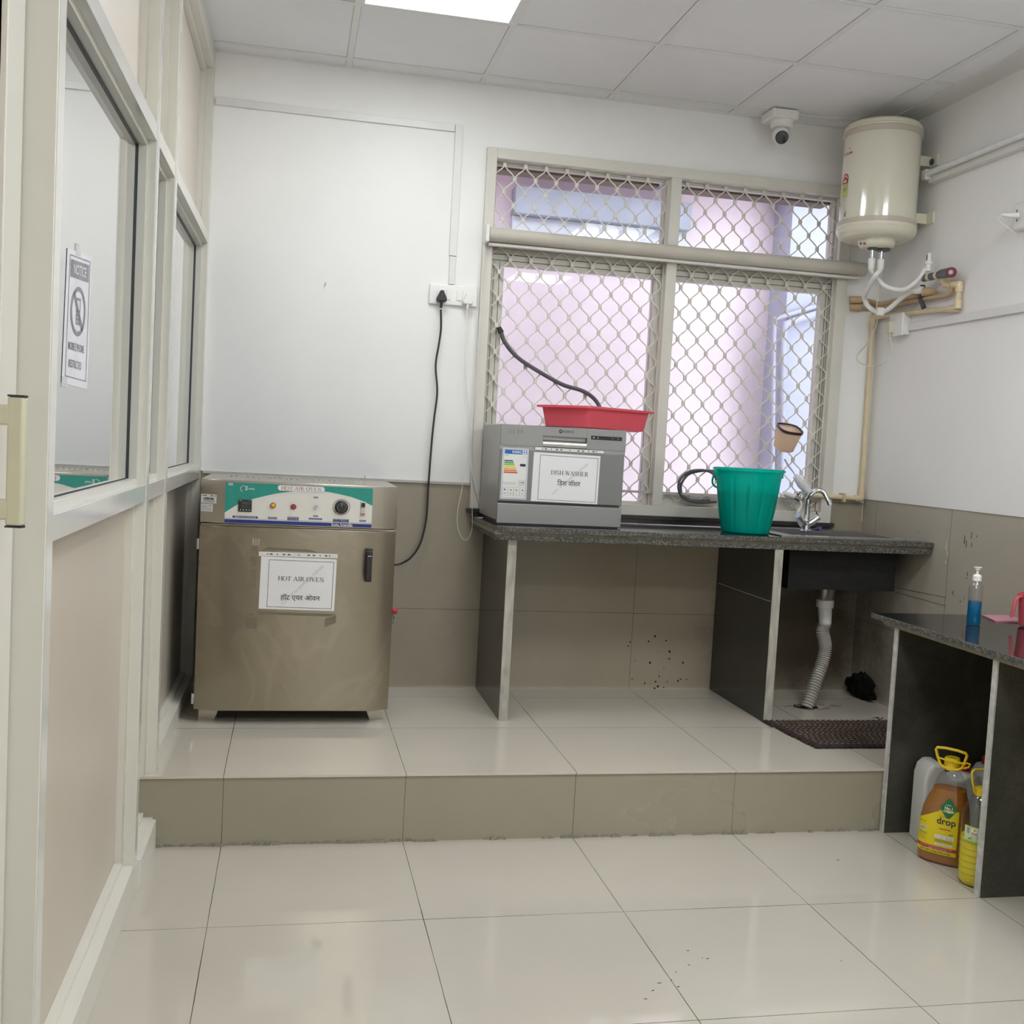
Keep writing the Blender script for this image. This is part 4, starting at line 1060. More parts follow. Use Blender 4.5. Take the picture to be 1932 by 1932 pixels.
# ================================================================ BUCKET
bk = thing('bucket', 'green plastic bucket with fluted sides standing on the worktop by the sink', 'bucket', (2.413, -.435, CT))
BX, BY = 2.413, -.435
bg_ = translucent('green_plastic', (.0, .72, .62, 1), .72, .22)
def flute(prof, seg=156, amp=.045):
    m = MB()
    for r, h, f_ in prof:
        for k in range(seg):
            a = 2*PI*k/seg; q_ = r*(1 - f_*amp*math.exp(-(math.sin(6.5*a+.35)/.22)**2))
            m.v.append((BX+q_*math.cos(a), BY+q_*math.sin(a), CT+h))
    n = len(prof)
    m.f += [(i*seg+k, i*seg+(k+1) % seg, (i+1)*seg+(k+1) % seg, (i+1)*seg+k) for i in range(n-1) for k in range(seg)]
    m.f.append(tuple(range(seg-1, -1, -1))); m.f.append(tuple((n-1)*seg+k for k in range(seg)))
    return m
build('pail', flute([(.098, .002, 0), (.104, .006, 0), (.107, .02, .6), (.122, .10, 1), (.134, .19, 1), (.139, .236, 1), (.142, .252, 0), (.144, .270, 0), (.156, .272, 0), (.157, .279, 0), (.150, .283, 0), (.143, .281, 0), (.139, .245, 0), (.132, .19, 1), (.120, .10, 1), (.105, .02, 0), (.02, .010, 0)]), bg_, bk, smooth=True)
wv_ = MB().lathe([(.0, .0125), (.100, .021), (.117, .10), (.127, .186), (0, .186)], (BX, BY, CT), 48)
build('water', wv_, M('murky_water', (.03, .12, .11, 1), .1, var=.03), bk, smooth=True)
hn = MB()
lug = MB()
for s_ in (-1, 1):
    build('lug', MB().box(BX+s_*.150-.010, BX+s_*.150+.010, BY-.012, BY+.012, CT+.246, CT+.271), bg_, bk, bevel=.003)
hp_ = []
for k in range(25):
    a = PI*k/24; hp_.append((BX-.158*math.cos(a), BY+.128*math.sin(a)+.004, CT+.262-.085*math.sin(a)**.6))
build('handle', MB().tube(hp_, .0045, 8), bg_, bk, smooth=True)
# ================================================================ CUP caught on the grille
cu = thing('plastic_mug', 'small cream plastic mug with brown rim hanging on the window grille', 'mug', (2.77, -.06, 1.47))
creamp = translucent('cream_plastic', (.92, .80, .66, 1), .6, .3)
def cupgeo(sc_, z0, z1, r0, r1, inner=True):
    prof = [(r0*.85, z0), (r0, z0+.006), (r1, z1), (r1-.003, z1), (r0-.003, z0+.006), (0, z0+.005)]
    return MB().lathe([(r, z) for r, z in prof], (0, 0, 0), 32, sq=.62)
CC = Vector((2.755, -.075, 1.470)); RC = Matrix.Rotation(math.radians(24), 3, 'X') @ Matrix.Rotation(math.radians(4), 3, 'Y')
def plc(mb): return mb.xf(lambda v: RC @ v + CC)
build('cup_body', plc(cupgeo(1, -.055, .050, .044, .056)), creamp, cu, smooth=True)
build('cup_rim', plc(MB().lathe([(.056, .044), (.0585, .046), (.0585, .057), (.055, .058), (.053, .055), (.053, .045), (.056, .044)], (0, 0, 0), 32, sq=.62)), M('dark_brown_plastic', (.05, .02, .025, 1), .3), cu, smooth=True)
build('hook', MB().tube([(2.755, -.03, 1.51), (2.755, .004, 1.525), (2.755, .010, 1.500)], .003, 6), M('dark_brown_plastic', (.05, .02, .025, 1), .3), cu)
# brush on the grille
br = thing('cleaning_brush', 'white long-handled brush hooked on the grille behind the tap', 'brush', (2.84, -.03, 1.3))
bp_ = apts([(1480, 866), (1487, 878), (1496, 890), (1504, 903)], 'y', -.03)
build('handle', MB().tube(bp_, [.008, .009, .006, .004], 8, flat=.5), M('pale_clear_plastic', (.62, .64, .60, 1), .25), br, smooth=True)
bp_ = apts([(1500, 898), (1512, 912), (1530, 934)], 'y', -.04)
build('bristle_head', MB().tube(bp_, [.014, .024, .018], 16), M('white_bristle', (.78, .78, .80, 1), .9, var=.1, scale=120, bump=.4), br, smooth=True)
# ================================================================ TAP
tx, ty = 2.772, -.300
tap = thing('mixer_tap', 'chrome swan-neck mixer tap with two angled handles at the sink', 'tap', (tx, ty, CT))
build('base', MB().lathe([(0, 0), (.026, 0), (.026, .006), (.020, .012), (.018, .03), (.018, .045), (.022, .05), (0, .06)], (tx, ty, CT+.0045), 24), chrome, tap, smooth=True)
sp = [(tx, ty, CT+.05), (tx, ty, CT+.10), (tx, ty, CT+.155)] + [(tx+.031-.031*math.cos(a), ty-.01-.05*(a/PI), CT+.160+.040*math.sin(a)) for a in [PI*k/10 for k in range(1, 9)]] + [(tx+.066, ty-.07, CT+.150)]
build('spout', MB().tube(sp, [.0135, .0125, .012]+[.011]*8+[.0095], 16), chrome, tap, smooth=True)
build('aerator', MB().tube([(tx+.0655, ty-.07, CT+.156), (tx+.072, ty-.074, CT+.136)], .0115, 14), chrome, tap, smooth=True)
for s_ in (-1, 1):
    arm = build('valve_arm', MB().tube([(tx, ty, CT+.035), (tx+s_*.03, ty-.008, CT+.055), (tx+s_*.052, ty-.014, CT+.075)], [.016, .0145, .0145], 16), chrome, tap, smooth=True)
    build('lever', MB().tube([(tx+s_*.050, ty-.014, CT+.078), (tx+s_*.036, ty-.016, CT+.104)], [.0045, .003], 8), chrome, arm, smooth=True)
    if s_ < 0: build('marker_disc', oriented(MB().lathe([(0, 0), (.0135, 0), (.0125, .003), (0, .0035)], (0, 0, 0), 18), Vector((-.62, -.55, .55)).normalized(), Vector((tx-.0545, ty-.0175, CT+.078))), M('pale_blue_disc', (.45, .52, .70, 1), .3), arm)
# purple scrubber behind the tap
random.seed(4); sg_ = MB()
for k in range(26):
    a = random.uniform(0, 6.28); e = random.uniform(.2, 1.4); r_ = random.uniform(.012, .024)
    d = Vector((math.cos(a)*math.cos(e)*1.5, math.sin(a)*math.cos(e), math.sin(e)*.9))*r_; o_ = Vector((2.885, -.20, CT+.008))
    sg_.tube([o_, o_+d*.6, o_+d+Vector((0, 0, -.003))], [.0045, .004, .0015], 5)
tag(build('scrubber', sg_, M('violet_scrubber', (.10, .07, .24, 1), .6, var=.3, scale=80), loc=(2.885, -.20, CT)), 'small violet scrubber on the worktop right of the tap', 'scrubber')
# angle valve and pipes behind tap
t = thing('supply_pipe', 'cream supply pipe coming down the corner and along the wall behind the tap', 'water pipe', (3.19, -.03, 1.2))
vx = 3.192
build('pipe', MB().tube([(vx, -.022, 2.03), (vx+.002, -.022, 1.7), (vx+.006, -.022, 1.22)], .0125, 12), cpvc, t, smooth=True)
build('elbow', MB().tube([(vx+.006, -.022, 1.245), (vx+.006, -.022, 1.205), (vx+.0, -.022, 1.198), (vx-.03, -.022, 1.198)], .0165, 12), cpvc, t, smooth=True)
build('pipe', MB().tube([(vx-.01, -.024, 1.198), (2.95, -.030, 1.203), (2.84, -.032, 1.208)], .0125, 12), cpvc, t, smooth=True)
build('clamp', MB().box(3.09, 3.104, -.046, 0, 1.18, 1.222), M('old_clamp', (.6, .5, .3, 1), .5), t)
v_ = thing('angle_valve', 'chrome and white angle valve on the pipe left of the tap', 'valve', (2.80, -.05, 1.2))
build('body', MB().tube(apts([(1478, 931), (1500, 938)], 'y', -.055), .0135, 14), pvc_white, v_, smooth=True)
build('nut', MB().tube(apts([(1499, 936), (1509, 941)], 'y', -.06), .017, 6), chrome, v_)
build('knob', MB().lathe([(0, 0), (.016, 0), (.018, .006), (.014, .03), (.02, .034), (.02, .042), (0, .044)], tuple(at(1511, 944, 'y', -.06)), 14), chrome, v_, smooth=True)
build('flexible_hose', MB().tube(spline(apts([(1510, 944), (1512, 955), (1505, 968), (1507, 985), (1516, 998)], 'y', -.07), 6), .006, 8), pvc_white, v_, smooth=True)
# hoses behind the grille
hz = M('grey_rubber_hose', (.09, .09, .10, 1), .45)
dh = thing('drain_hose', 'dark grey hose with black end hanging across the window behind the red tray', 'hose', (1.6, -.012, 1.7))
hpth = spline(apts([(945, 625), (952, 645), (975, 673), (1010, 697), (1060, 725), (1095, 736), (1115, 747), (1130, 765)], 'y', -.010) + [at(1142, 800, 'y', -.040)], 6)
build('hose', MB().tube(hpth, .0095, 10), hz, dh, smooth=True)
build('hose_end', MB().tube(apts([(941, 617), (946, 628)], 'y', -.010), [.010, .014], 10), black, dh, smooth=True)
lp = thing('coiled_hose', 'grey coiled hose hanging on the grille behind the green bucket', 'hose', (2.34, -.012, 1.2))
build('hose', MB().tube(spline(apts([(1352, 905), (1345, 893), (1325, 887), (1300, 890), (1283, 905), (1281, 925), (1292, 942), (1318, 948), (1352, 947)], 'y', -.010), 6), .0065, 8), hz, lp, smooth=True)
build('hose', MB().tube(spline(apts([(1350, 888), (1320, 889), (1298, 896), (1285, 915), (1288, 935), (1305, 944), (1340, 944)], 'y', .000), 6), .006, 8), hz, lp, smooth=True)

# ================================================================ WATER HEATER
gx, gy = 3.005, -.315
gr = .168
wh = thing('water_heater', 'cream cylindrical electric water heater mounted in the top right corner', 'water heater', (gx, gy, 2.40))
cream = M('heater_cream', (.76, .74, .62, 1), .10, var=.01, scale=4, spec=.6, coat=.6)
band = M('heater_taupe_band', (.58, .52, .44, 1), .35, var=.02)
creamc = M('heater_cream_plastic', (.76, .74, .61, 1), .28, var=.01, scale=4)
build('tank', MB().lathe([(gr-.004, 2.455), (gr, 2.46), (gr, 2.84), (gr-.004, 2.845)], (gx, gy, 0), 72), cream, wh, smooth=True)
build('band', MB().lathe([(gr+.002, 2.835), (gr+.005, 2.838), (gr+.005, 2.858), (gr+.001, 2.862), (0, 2.862)], (gx, gy, 0), 64), band, wh, smooth=True)
build('band', MB().lathe([(0, 2.440), (gr+.005, 2.440), (gr+.006, 2.443), (gr+.005, 2.462), (gr+.001, 2.464), (0, 2.464)], (gx, gy, 0), 64), band, wh, smooth=True)
build('top_cap', MB().lathe([(gr+.002, 2.862), (gr+.003, 2.868), (gr-.004, 2.870), (gr-.001, 2.873), (gr-.001, 2.882), (gr-.008, 2.884), (gr-.008, 2.889), (gr-.014, 2.895), (gr-.03, 2.899), (0, 2.905)], (gx, gy, 0), 64), creamc, wh, smooth=True)
bc = build('bottom_cap', MB().lathe([(0, 2.384), (.100, 2.385), (.103, 2.382), (.145, 2.386), (gr-.008, 2.394), (gr+.003, 2.408), (gr+.007, 2.421), (gr+.004, 2.425), (gr+.007, 2.430), (gr+.006, 2.440), (0, 2.440)], (gx, gy, 0), 64), creamc, wh, smooth=True)
cc = build('control_cup', MB().lathe([(0, 2.344), (.060, 2.345), (.074, 2.352), (.081, 2.366), (.082, 2.385), (0, 2.385)], (gx-.004, gy-.02, 0), 48), creamc, wh, smooth=True)
def ray_on_cyl(px, py, R, cx=gx, cy=gy):
    d = FW + RT*((px-966)/F) - UP*((py-966)/F); o = Vector((CX, CY, CZ))
    A = d.x**2+d.y**2; B = 2*((o.x-cx)*d.x+(o.y-cy)*d.y); Cq = (o.x-cx)**2+(o.y-cy)**2-R*R
    disc_ = B*B-4*A*Cq
    if disc_ < 0: disc_ = 0
    return o+d*((-B-math.sqrt(disc_))/(2*A))
for px, c_, nm in ((1624, (.01, .06, .02, 1), 'green'), (1631, (.35, .01, .01, 1), 'red')):
    p_ = ray_on_cyl(px, 459.5, .0805, gx-.004, gy-.02)
    build('indicator', MB().lathe([(0, -.005), (.005, -.004), (.005, .004), (0, .005)], p_, 10), M('dark_%s_lens' % nm, c_, .2), cc, smooth=True)
build('inlet_plate', MB().lathe([(0, 2.337), (.024, 2.337), (.026, 2.346), (0, 2.346)], (gx-.025, gy-.03, 0), 20), M('dark_grey_plate', (.07, .075, .08, 1), .4), wh)
build('inlet_plate', MB().lathe([(0, 2.336), (.030, 2.336), (.032, 2.346), (0, 2.346)], (gx+.025, gy-.03, 0), 20), M('dark_grey_plate', (.07, .075, .08, 1), .4), wh)
for (dx, z_, kd) in ((-.028, 0, 'a'), (.018, 0, 'b')):
    build('connector', MB().lathe([(0, 2.298), (.009, 2.298), (.009, 2.337), (0, 2.337)], (gx+dx, gy-.03, 0), 14), chrome, wh, smooth=True)
for z_, dk_ in ((2.745, 1), (2.49, 0)):
    b_ = MB().box(gx+.10, XR-.01, gy-.063, gy-.058, z_-.022, z_+.022).box(XR-.010, XR, gy-.11, gy-.05, z_-.026, z_+.026)
    bo = build('wall_bracket', b_, creamc, wh, bevel=.001)
    if dk_: build('bolt_cap', MB().lathe([(0, -.006), (.013, -.006), (.014, 0)], (XR-.012, gy-.075, z_-.004), 16, axis='x').xf(lambda v: v), M('slate_cap', (.06, .065, .08, 1), .5), bo)
# heater artwork on the curved skin: angle measured from -y toward -x
def hskin(R):
    def f_(u, v):   # u metres along the skin
        a = u/R; return (gx + R*math.sin(a), gy - R*math.cos(a), v)
    return f_
def uof(px, py=340):
    p_ = ray_on_cyl(px, py, gr); return math.atan2(p_.x-gx, -(p_.y-gy))*gr
S1, S2, S3 = hskin(gr+.0006), hskin(gr+.0010), hskin(gr+.0014)
ua, ub = uof(1590), uof(1603)
prd = M('print_heater_red', (.45, .03, .03, 1), .4)
m = MB(); txt(m, 'HOTLINE', (ua+ub)/2+.004, 2.755, S1, w=(ub-ua)*1.05, h=.012, bold=.02, rot=0)
build('brand_lettering', m, prd, wh)
m = MB(); disc(m, (ua+ub)/2+.016, 2.776, .0035, S1, 8); build('brand_mark', m, ink, wh)
u0, u1 = uof(1590), uof(1599.5); uc = (u0+u1)/2; hw = (u1-u0)/2
st_ = build('star_label', rect(MB(), u0, u1+.006, 2.560, 2.625, S1, 3), M('label_yellow', (.60, .60, .22, 1), .5, var=.04), wh)
m = MB(); poly(m, [(uc-hw, 2.635), (uc+hw+.006, 2.635), (uc+.02, 2.618), (uc-.01, 2.615)], S2); txt(m, 'BEE', uc+.004, 2.600, S2, w=hw*1.2, h=.012); rect(m, uc-hw*.5, uc+hw*.5, 2.588, 2.590, S2); txt(m, '2', uc, 2.573, S2, h=.010)
m2 = MB(); disc(m2, uc+.003, 2.645, hw+.001, S2, 18, .023); build('star_fan', m2, prd, st_)
m3 = MB()
for k in range(5):
    a = math.radians(20+35*k); disc(m3, uc+.003+hw*.7*math.cos(a), 2.643+.015*math.sin(a), .0042, S3, 8)
rect(m3, uc-hw*.4, uc+hw*.6, 2.630, 2.638, S3); build('star_lettering', m3, pw, st_)
build('lettering', m, M('print_dark_green', (.02, .07, .04, 1), .5), st_)
m = MB(); txt(m, 'BEL', uof(1593.5, 410)+.0, 2.487, S1, h=.011, w=.024, bold=.02, rot=90); build('side_lettering', m, ink, wh)

# hoses of the heater
hs1 = thing('inlet_hose', 'white hose from the heater curving to the grey valve on the right wall', 'hose', (gx-.028, gy-.03, 2.29))
p0_ = Vector((gx-.028, gy-.03, 2.300))
L1 = [p0_, p0_+Vector((0, 0, -.05)), at(1652, 520, 'x', 3.02), at(1668, 538, 'x', 3.05), at(1690, 546, 'x', 3.09), at(1712, 544, 'x', 3.12), at(1735, 525, 'x', 3.15), at(1746, 506, 'x', 3.165)]
build('hose', MB().tube(spline(L1, 8), .0105, 12), pvc_switch, hs1, smooth=True)
build('nut', MB().lathe([(0, -.052), (.013, -.052), (.015, -.02), (.016, -.004), (0, -.004)], p0_, 12), pvc_switch, hs1, smooth=True)
pe = at(1752, 497, 'x', 3.175)
build('end_valve', MB().lathe([(0, -.035), (.013, -.035), (.013, -.005), (.018, -.004), (.018, .006), (.010, .008), (.010, .04), (.006, .046), (0, .046)], pe, 14), pvc_switch, hs1, smooth=True)
build('end_valve_slots', MB().box(pe.x-.0112, pe.x-.0095, pe.y-.004, pe.y+.004, pe.z+.012, pe.z+.036), M('slot_grey', (.15, .15, .15, 1), .5), hs1)
hs2 = thing('outlet_hose', 'thick white hose from the heater looping down to the tan wall pipe', 'hose', (gx+.018, gy-.03, 2.29))
p1_ = Vector((gx+.018, gy-.03, 2.298))
L2 = [p1_, p1_+Vector((0, 0, -.045)), at(1650, 522, 'x', 3.00), at(1637, 545, 'x', 3.02), at(1631, 562, 'x', 3.05), at(1640, 580, 'x', 3.08), at(1657, 589, 'x', 3.10), at(1675, 584, 'x', 3.12), at(1700, 563, 'x', 3.14), at(1722, 549, 'x', 3.16), at(1738, 547, 'x', 3.175)]
build('hose', MB().tube(spline(L2, 8), .0115, 12), pvc_switch, hs2, smooth=True)
build('nut', MB().lathe([(0, -.045), (.014, -.045), (.016, -.015), (.016, -.002), (0, -.002)], p1_, 12), pvc_switch, hs2, smooth=True)
build('end_nut', MB().tube([at(1727, 548.5, 'x', 3.165), at(1741, 547, 'x', 3.178)], .0165, 8), pvc_switch, hs2, smooth=True)
ti = at(1661, 587, 'x', 3.095)
build('cable_tie', MB().box(ti.x-.014, ti.x+.014, ti.y-.010, ti.y+.010, ti.z-.020, ti.z+.016), pvc_switch, hs2, bevel=.002)
hw_ = thing('heater_cord', 'thin off-white cord hanging from the heater and looping back to the socket box', 'power cable', (gx+.03, gy-.02, 2.3))
L3 = [Vector((gx+.03, gy-.02, 2.335)), at(1664, 500, 'x', 3.05), at(1661, 540, 'x', 3.06), at(1654, 575, 'x', 3.08), at(1656, 600, 'x', 3.11), at(1650, 622, 'x', 3.13), at(1636, 648, 'x', 3.13), at(1618, 670, 'x', 3.13), at(1620, 682, 'x', 3.13), at(1640, 691, 'x', 3.13), at(1663, 688, 'x', 3.13), at(1679, 673, 'x', 3.15), at(1681, 650, 'x', 3.165), at(1679.5, 636, 'x', 3.165)]
build('cord', MB().tube(spline(L3, 8), .0026, 8), M('offwhite_cord', (.68, .65, .54, 1), .4), hw_, smooth=True)
pg = at(1680, 618, 'x', 3.165)
build('plug', MB().box(pg.x-.014, pg.x+.012, pg.y-.012, pg.y+.012, pg.z-.026, pg.z+.026).tube([pg+Vector((0, 0, -.024)), pg+Vector((0, 0, -.045))], [.007, .004], 8), M('offwhite_plug', (.66, .62, .50, 1), .4), hw_, bevel=.004)
# socket box
q_ = at(1690, 600, 'x', 3.178)
sx = thing('socket_box', 'white surface socket box on the right wall below the pipes', 'socket box', (XR, -.24, 2.02))
build('back_box', MB().box(XR-.036, XR, -.300, -.215+.01, 1.978, 2.072), pvc_switch, sx, bevel=.003)
build('face_plate', MB().box(XR-.048, XR-.0365, -.306, -.190, 1.972, 2.078), pvc_switch, sx, bevel=.004)
# right-wall pipes (tan pair out of the wall, cream loop, grey valve)
t = thing('wall_pipes', 'pair of tan pipes coming out of the wall corner below the heater', 'water pipe', (3.17, -.2, 2.14))
A_ = [at(1603, 566, 'y', -.004), at(1622, 566, 'y', -.02), at(1645, 570, 'x', 3.19), at(1662, 574, 'x', 3.195), at(1700, 565, 'x', 3.20), at(1735, 557, 'x', 3.20)]
B_ = [at(1604, 580, 'y', -.004), at(1622, 581, 'y', -.022), at(1645, 583, 'x', 3.19), at(1672, 580, 'x', 3.195), at(1720, 569, 'x', 3.20), at(1765, 560, 'x', 3.20), at(1785, 557, 'x', 3.20), at(1795, 549, 'x', 3.20), at(1797, 530, 'x', 3.20)]
build('pipe', MB().tube(spline(A_, 4), .0125, 12), cpvc_dirty, t, smooth=True)
build('pipe', MB().tube(spline(B_, 5), .0115, 12), cpvc_dirty, t, smooth=True)
build('coupling', MB().tube([A_[0], at(1626, 566, 'y', -.024)], .018, 12).tube([B_[0], at(1624, 581, 'y', -.026)], .017, 12), cpvc_dirty, t, smooth=True)
build('end_cap', MB().tube([at(1742, 551, 'x', 3.19), at(1752, 550, 'x', 3.19), at(1763, 550, 'x', 3.19)], [.021, .019, .013], 14), cpvc_dirty, t, smooth=True)
build('strap', MB().tube([at(1741, 538, 'x', 3.185), at(1742, 552, 'x', 3.18), at(1736, 563, 'x', 3.182), at(1742, 578, 'x', 3.19), at(1744, 582, 'x', 3.20)], .012, 6, flat=.3), M('dark_strap', (.06, .065, .075, 1), .5), t)
t = thing('supply_pipe', 'cream jointed pipe loop on the right wall below the heater', 'water pipe', (3.2, -.4, 2.1))
D_ = [Vector((vx, -.022, 2.03)), Vector((vx, -.022, 2.075)), Vector((3.20, -.045, 2.083)), at(1700, 592, 'x', 3.203), at(1745, 587, 'x', 3.203), at(1795, 583, 'x', 3.203), at(1806, 579, 'x', 3.203), at(1808, 560, 'x', 3.203), at(1810, 540, 'x', 3.203), at(1805, 536, 'x', 3.20), at(1790, 537, 'x', 3.195), at(1782, 530, 'x', 3.19), at(1782, 525, 'x', 3.19)]
build('pipe', MB().tube(D_, .0118, 12), cpvc, t, smooth=True)
fit_ = MB()
for a_, b_ in ((D_[0], D_[1]), (at(1654, 598, 'x', 3.200), at(1640, 600, 'x', 3.200)), (at(1790, 583, 'x', 3.203), at(1806, 582, 'x', 3.203)), (at(1807, 583, 'x', 3.203), at(1808, 566, 'x', 3.203)), (at(1809, 551, 'x', 3.203), at(1810, 535, 'x', 3.203)), (at(1811, 537, 'x', 3.20), at(1798, 537, 'x', 3.197)), (at(1794, 538, 'x', 3.193), at(1782, 537, 'x', 3.19)), (at(1782, 536, 'x', 3.19), at(1781, 524, 'x', 3.19))):
    build('fitting', MB().tube([a_, b_], .0155, 12), cpvc, t, smooth=True)

gv = thing('grey_valve', 'dark grey plastic stop valve with round red knob on the right wall', 'valve', (3.18, -.6, 2.2))
gvm = M('slate_grey_pvc', (.11, .125, .14, 1), .4)
build('body', MB().tube([at(1743, 525, 'x', 3.17), at(1760, 521, 'x', 3.17), at(1785, 515, 'x', 3.17)], .0165, 14), gvm, gv, smooth=True)
build('head', MB().tube([at(1776, 516, 'x', 3.17), at(1793, 514, 'x', 3.165)], [.018, .022], 14), gvm, gv, smooth=True)
kc = at(1796, 514, 'x', 3.16); kd = (Vector((CX, CY, CZ))-kc).normalized()*.6 + Vector((-.6, -.3, 0)); kd.normalize()
rk = build('knob', oriented(MB().lathe([(0, 0), (.021, 0), (.022, .006), (.018, .014), (0, .015)], (0, 0, 0), 20), kd, kc), M('maroon_knob', (.25, .03, .05, 1), .4), gv, smooth=True)
build('knob_centre', oriented(MB().lathe([(0, 0), (.010, 0), (.009, .003), (0, .003)], (0, 0, 0), 14), kd, kc+kd*.0148), M('pale_knob_centre', (.5, .52, .56, 1), .4), rk)
build('ring', MB().tube([at(1767, 519.5, 'x', 3.17), at(1771, 518.5, 'x', 3.17)], .0185, 14).tube([at(1752, 523, 'x', 3.17), at(1756, 522, 'x', 3.17)], .018, 14), cpvc, gv, smooth=True)
# conduit scars on corner: faint vertical chase cover
t = thing('tube_light', 'white tube light batten fixed high on the right wall', 'tube light', (XR, -1.5, 2.67))
build('batten', MB().box(XR-.030, XR, -2.4, -.40, 2.640, 2.682), pvc_white, t, bevel=.003)
build('tube', MB().tube([(XR-.045, -2.38, 2.680), (XR-.045, -.42, 2.680)], .013, 14), M('frosted_tube', (.80, .81, .82, 1), .3), t, smooth=True)
build('end_holder', MB().box(XR-.058, XR, -.42, -.385, 2.655, 2.700), pvc_white, t, bevel=.004)
# socket at right edge
t = thing('wall_socket', 'white wall socket with pin plug at the right edge of the photo', 'socket', (XR, -1.06, 2.40))
o1 = at(1912, 432, 'x', 3.20)
build('plate', MB().box(XR-.030, XR, -1.25, -1.010, 2.318, 2.425), pvc_switch, t, bevel=.006)
plg = MB().tube([Vector((3.185, -1.06, 2.368)), Vector((3.150, -1.045, 2.368)), Vector((3.125, -1.035, 2.372))], [.012, .010, .004], 12)
build('plug', plg, pvc_white, t, smooth=True)
build('pin', MB().tube([(3.180, -1.052, 2.382), (3.180, -1.052, 2.392)], .002, 6).tube([(3.180, -1.055, 2.355), (3.180, -1.055, 2.346)], .002, 6), black, t)
build('cord', MB().tube(spline([(3.125, -1.035, 2.372), (3.118, -1.030, 2.35), (3.15, -1.04, 2.325), (3.19, -1.045, 2.30), (3.215, -1.03, 2.295)], 6), .0018, 6), pvc_white, t)

# ================================================================ RIGHT-HAND COUNTER
RX = 2.640; RT_ = .805
rc = thing('worktop', 'black granite worktop along the right wall holding the blue bottle', 'worktop', (2.93, -2.4, RT_))
build('slab', MB().box(RX+.004, XR, -4.2, -1.13, .7855, RT_), gtop, rc, bevel=.0012)
build('slab_edge', MB().box(RX, RX+.0038, -4.2, -1.128, .7860, RT_-.0006), gedge, rc)
build('mortar_strip', MB().box(RX+.012, XR, -4.2, -1.20, .772, .7852), M('mortar_tan', (.27, .24, .18, 1), .9), rc)
def panel_x(y0, y1, label):
    t = thing('granite_panel', label, 'granite panel', (2.9, (y0+y1)/2, 0))
    build('slab', MB().box(2.668, XR, y0, y1, 0, .772), gface, t)
    build('edge', MB().box(2.660, 2.6675, y0-.0005, y1+.0005, 0, .7715), M('white_cement_edge', (.50, .50, .47, 1), .7, var=.2, scale=40), t, bevel=.001)
panel_x(-1.283, -1.262, 'dark granite upright of the right counter standing against the step')
panel_x(-1.852, -1.830, 'nearest dark granite upright of the right counter hiding the yellow bottle')
panel_x(-3.3, -3.28, 'dark granite upright of the right counter outside the view')
# sanitiser bottle
bx_, by_ = 2.905, -1.375
sb_ = thing('pump_bottle', 'clear pump bottle half full of blue liquid on the right counter', 'pump bottle', (bx_, by_, RT_))
clear = glassy('clear_plastic', (.93, .93, .95, 1), refl=.9, rough=.03, base_refl=.02)
bcl = translucent('blue_liquid', (.0, .26, .52, 1), .5, .06)
r_ = .0245
build('liquid', MB().lathe([(0, .002), (r_-.003, .002), (r_-.0015, .006), (r_-.0015, .088), (0, .088)], (bx_, by_, RT_), 32), bcl, sb_, smooth=True)
build('bottle', MB().lathe([(0, .0005), (r_-.002, .0005), (r_, .004), (r_, .140), (r_-.003, .150), (r_-.010, .158), (.0125, .163), (.0125, .170)], (bx_, by_, RT_), 32), clear, sb_, smooth=True)
pm = build('pump_collar', MB().lathe([(0, .163), (.0155, .163), (.0155, .181), (.013, .183), (.010, .187), (0, .187)], (bx_, by_, RT_), 24), pvc_switch, sb_, smooth=True)
build('pump_stem', MB().lathe([(0, .184), (.0045, .184), (.0045, .201), (.009, .203), (.009, .210), (.0135, .211), (.0135, .214), (0, .215)], (bx_, by_, RT_), 16), pvc_switch, pm, smooth=True)
build('dip_tube', MB().lathe([(0, .134), (.0025, .134), (.0025, .148), (.0055, .149), (.0055, .163), (0, .163)], (bx_, by_, RT_), 12), pvc_white, sb_, smooth=True)
# pink sheet and pink cup
ps = MB().prism([(3.10, -1.155), (3.057, -1.289), (3.154, -1.301), (3.215, -1.27), (3.215, -1.15)], 'z', RT_+.0005, RT_+.005)
tag(build('plastic_sheet', ps, M('dusty_pink_plastic', (.62, .28, .36, 1), .4), loc=(3.1, -1.24, RT_)), 'flat dusty pink plastic sheet on the right counter', 'plastic sheet')
mx_, my_ = 3.130, -1.40
pk = translucent('coral_pink_plastic', (.70, .12, .15, 1), .2, .3)
mg = thing('plastic_mug', 'coral pink plastic mug with open handle at the right edge of the counter', 'mug', (mx_, my_, RT_))
build('cup_body', MB().lathe([(0, .005), (.044, .005), (.047, .008), (.053, .115), (.057, .117), (.057, .122), (.051, .122), (.045, .012), (0, .011)], (mx_, my_, RT_), 36), pk, mg, smooth=True)
hq = [(mx_-.046, my_, RT_+.112), (mx_-.066, my_, RT_+.112), (mx_-.078, my_, RT_+.100), (mx_-.084, my_-.002, RT_+.065), (mx_-.092, my_-.004, RT_+.036)]
build('handle', MB().tube(hq, [.008, .008, .008, .0075, .0065], 10, flat=.7), pk, mg, smooth=True)

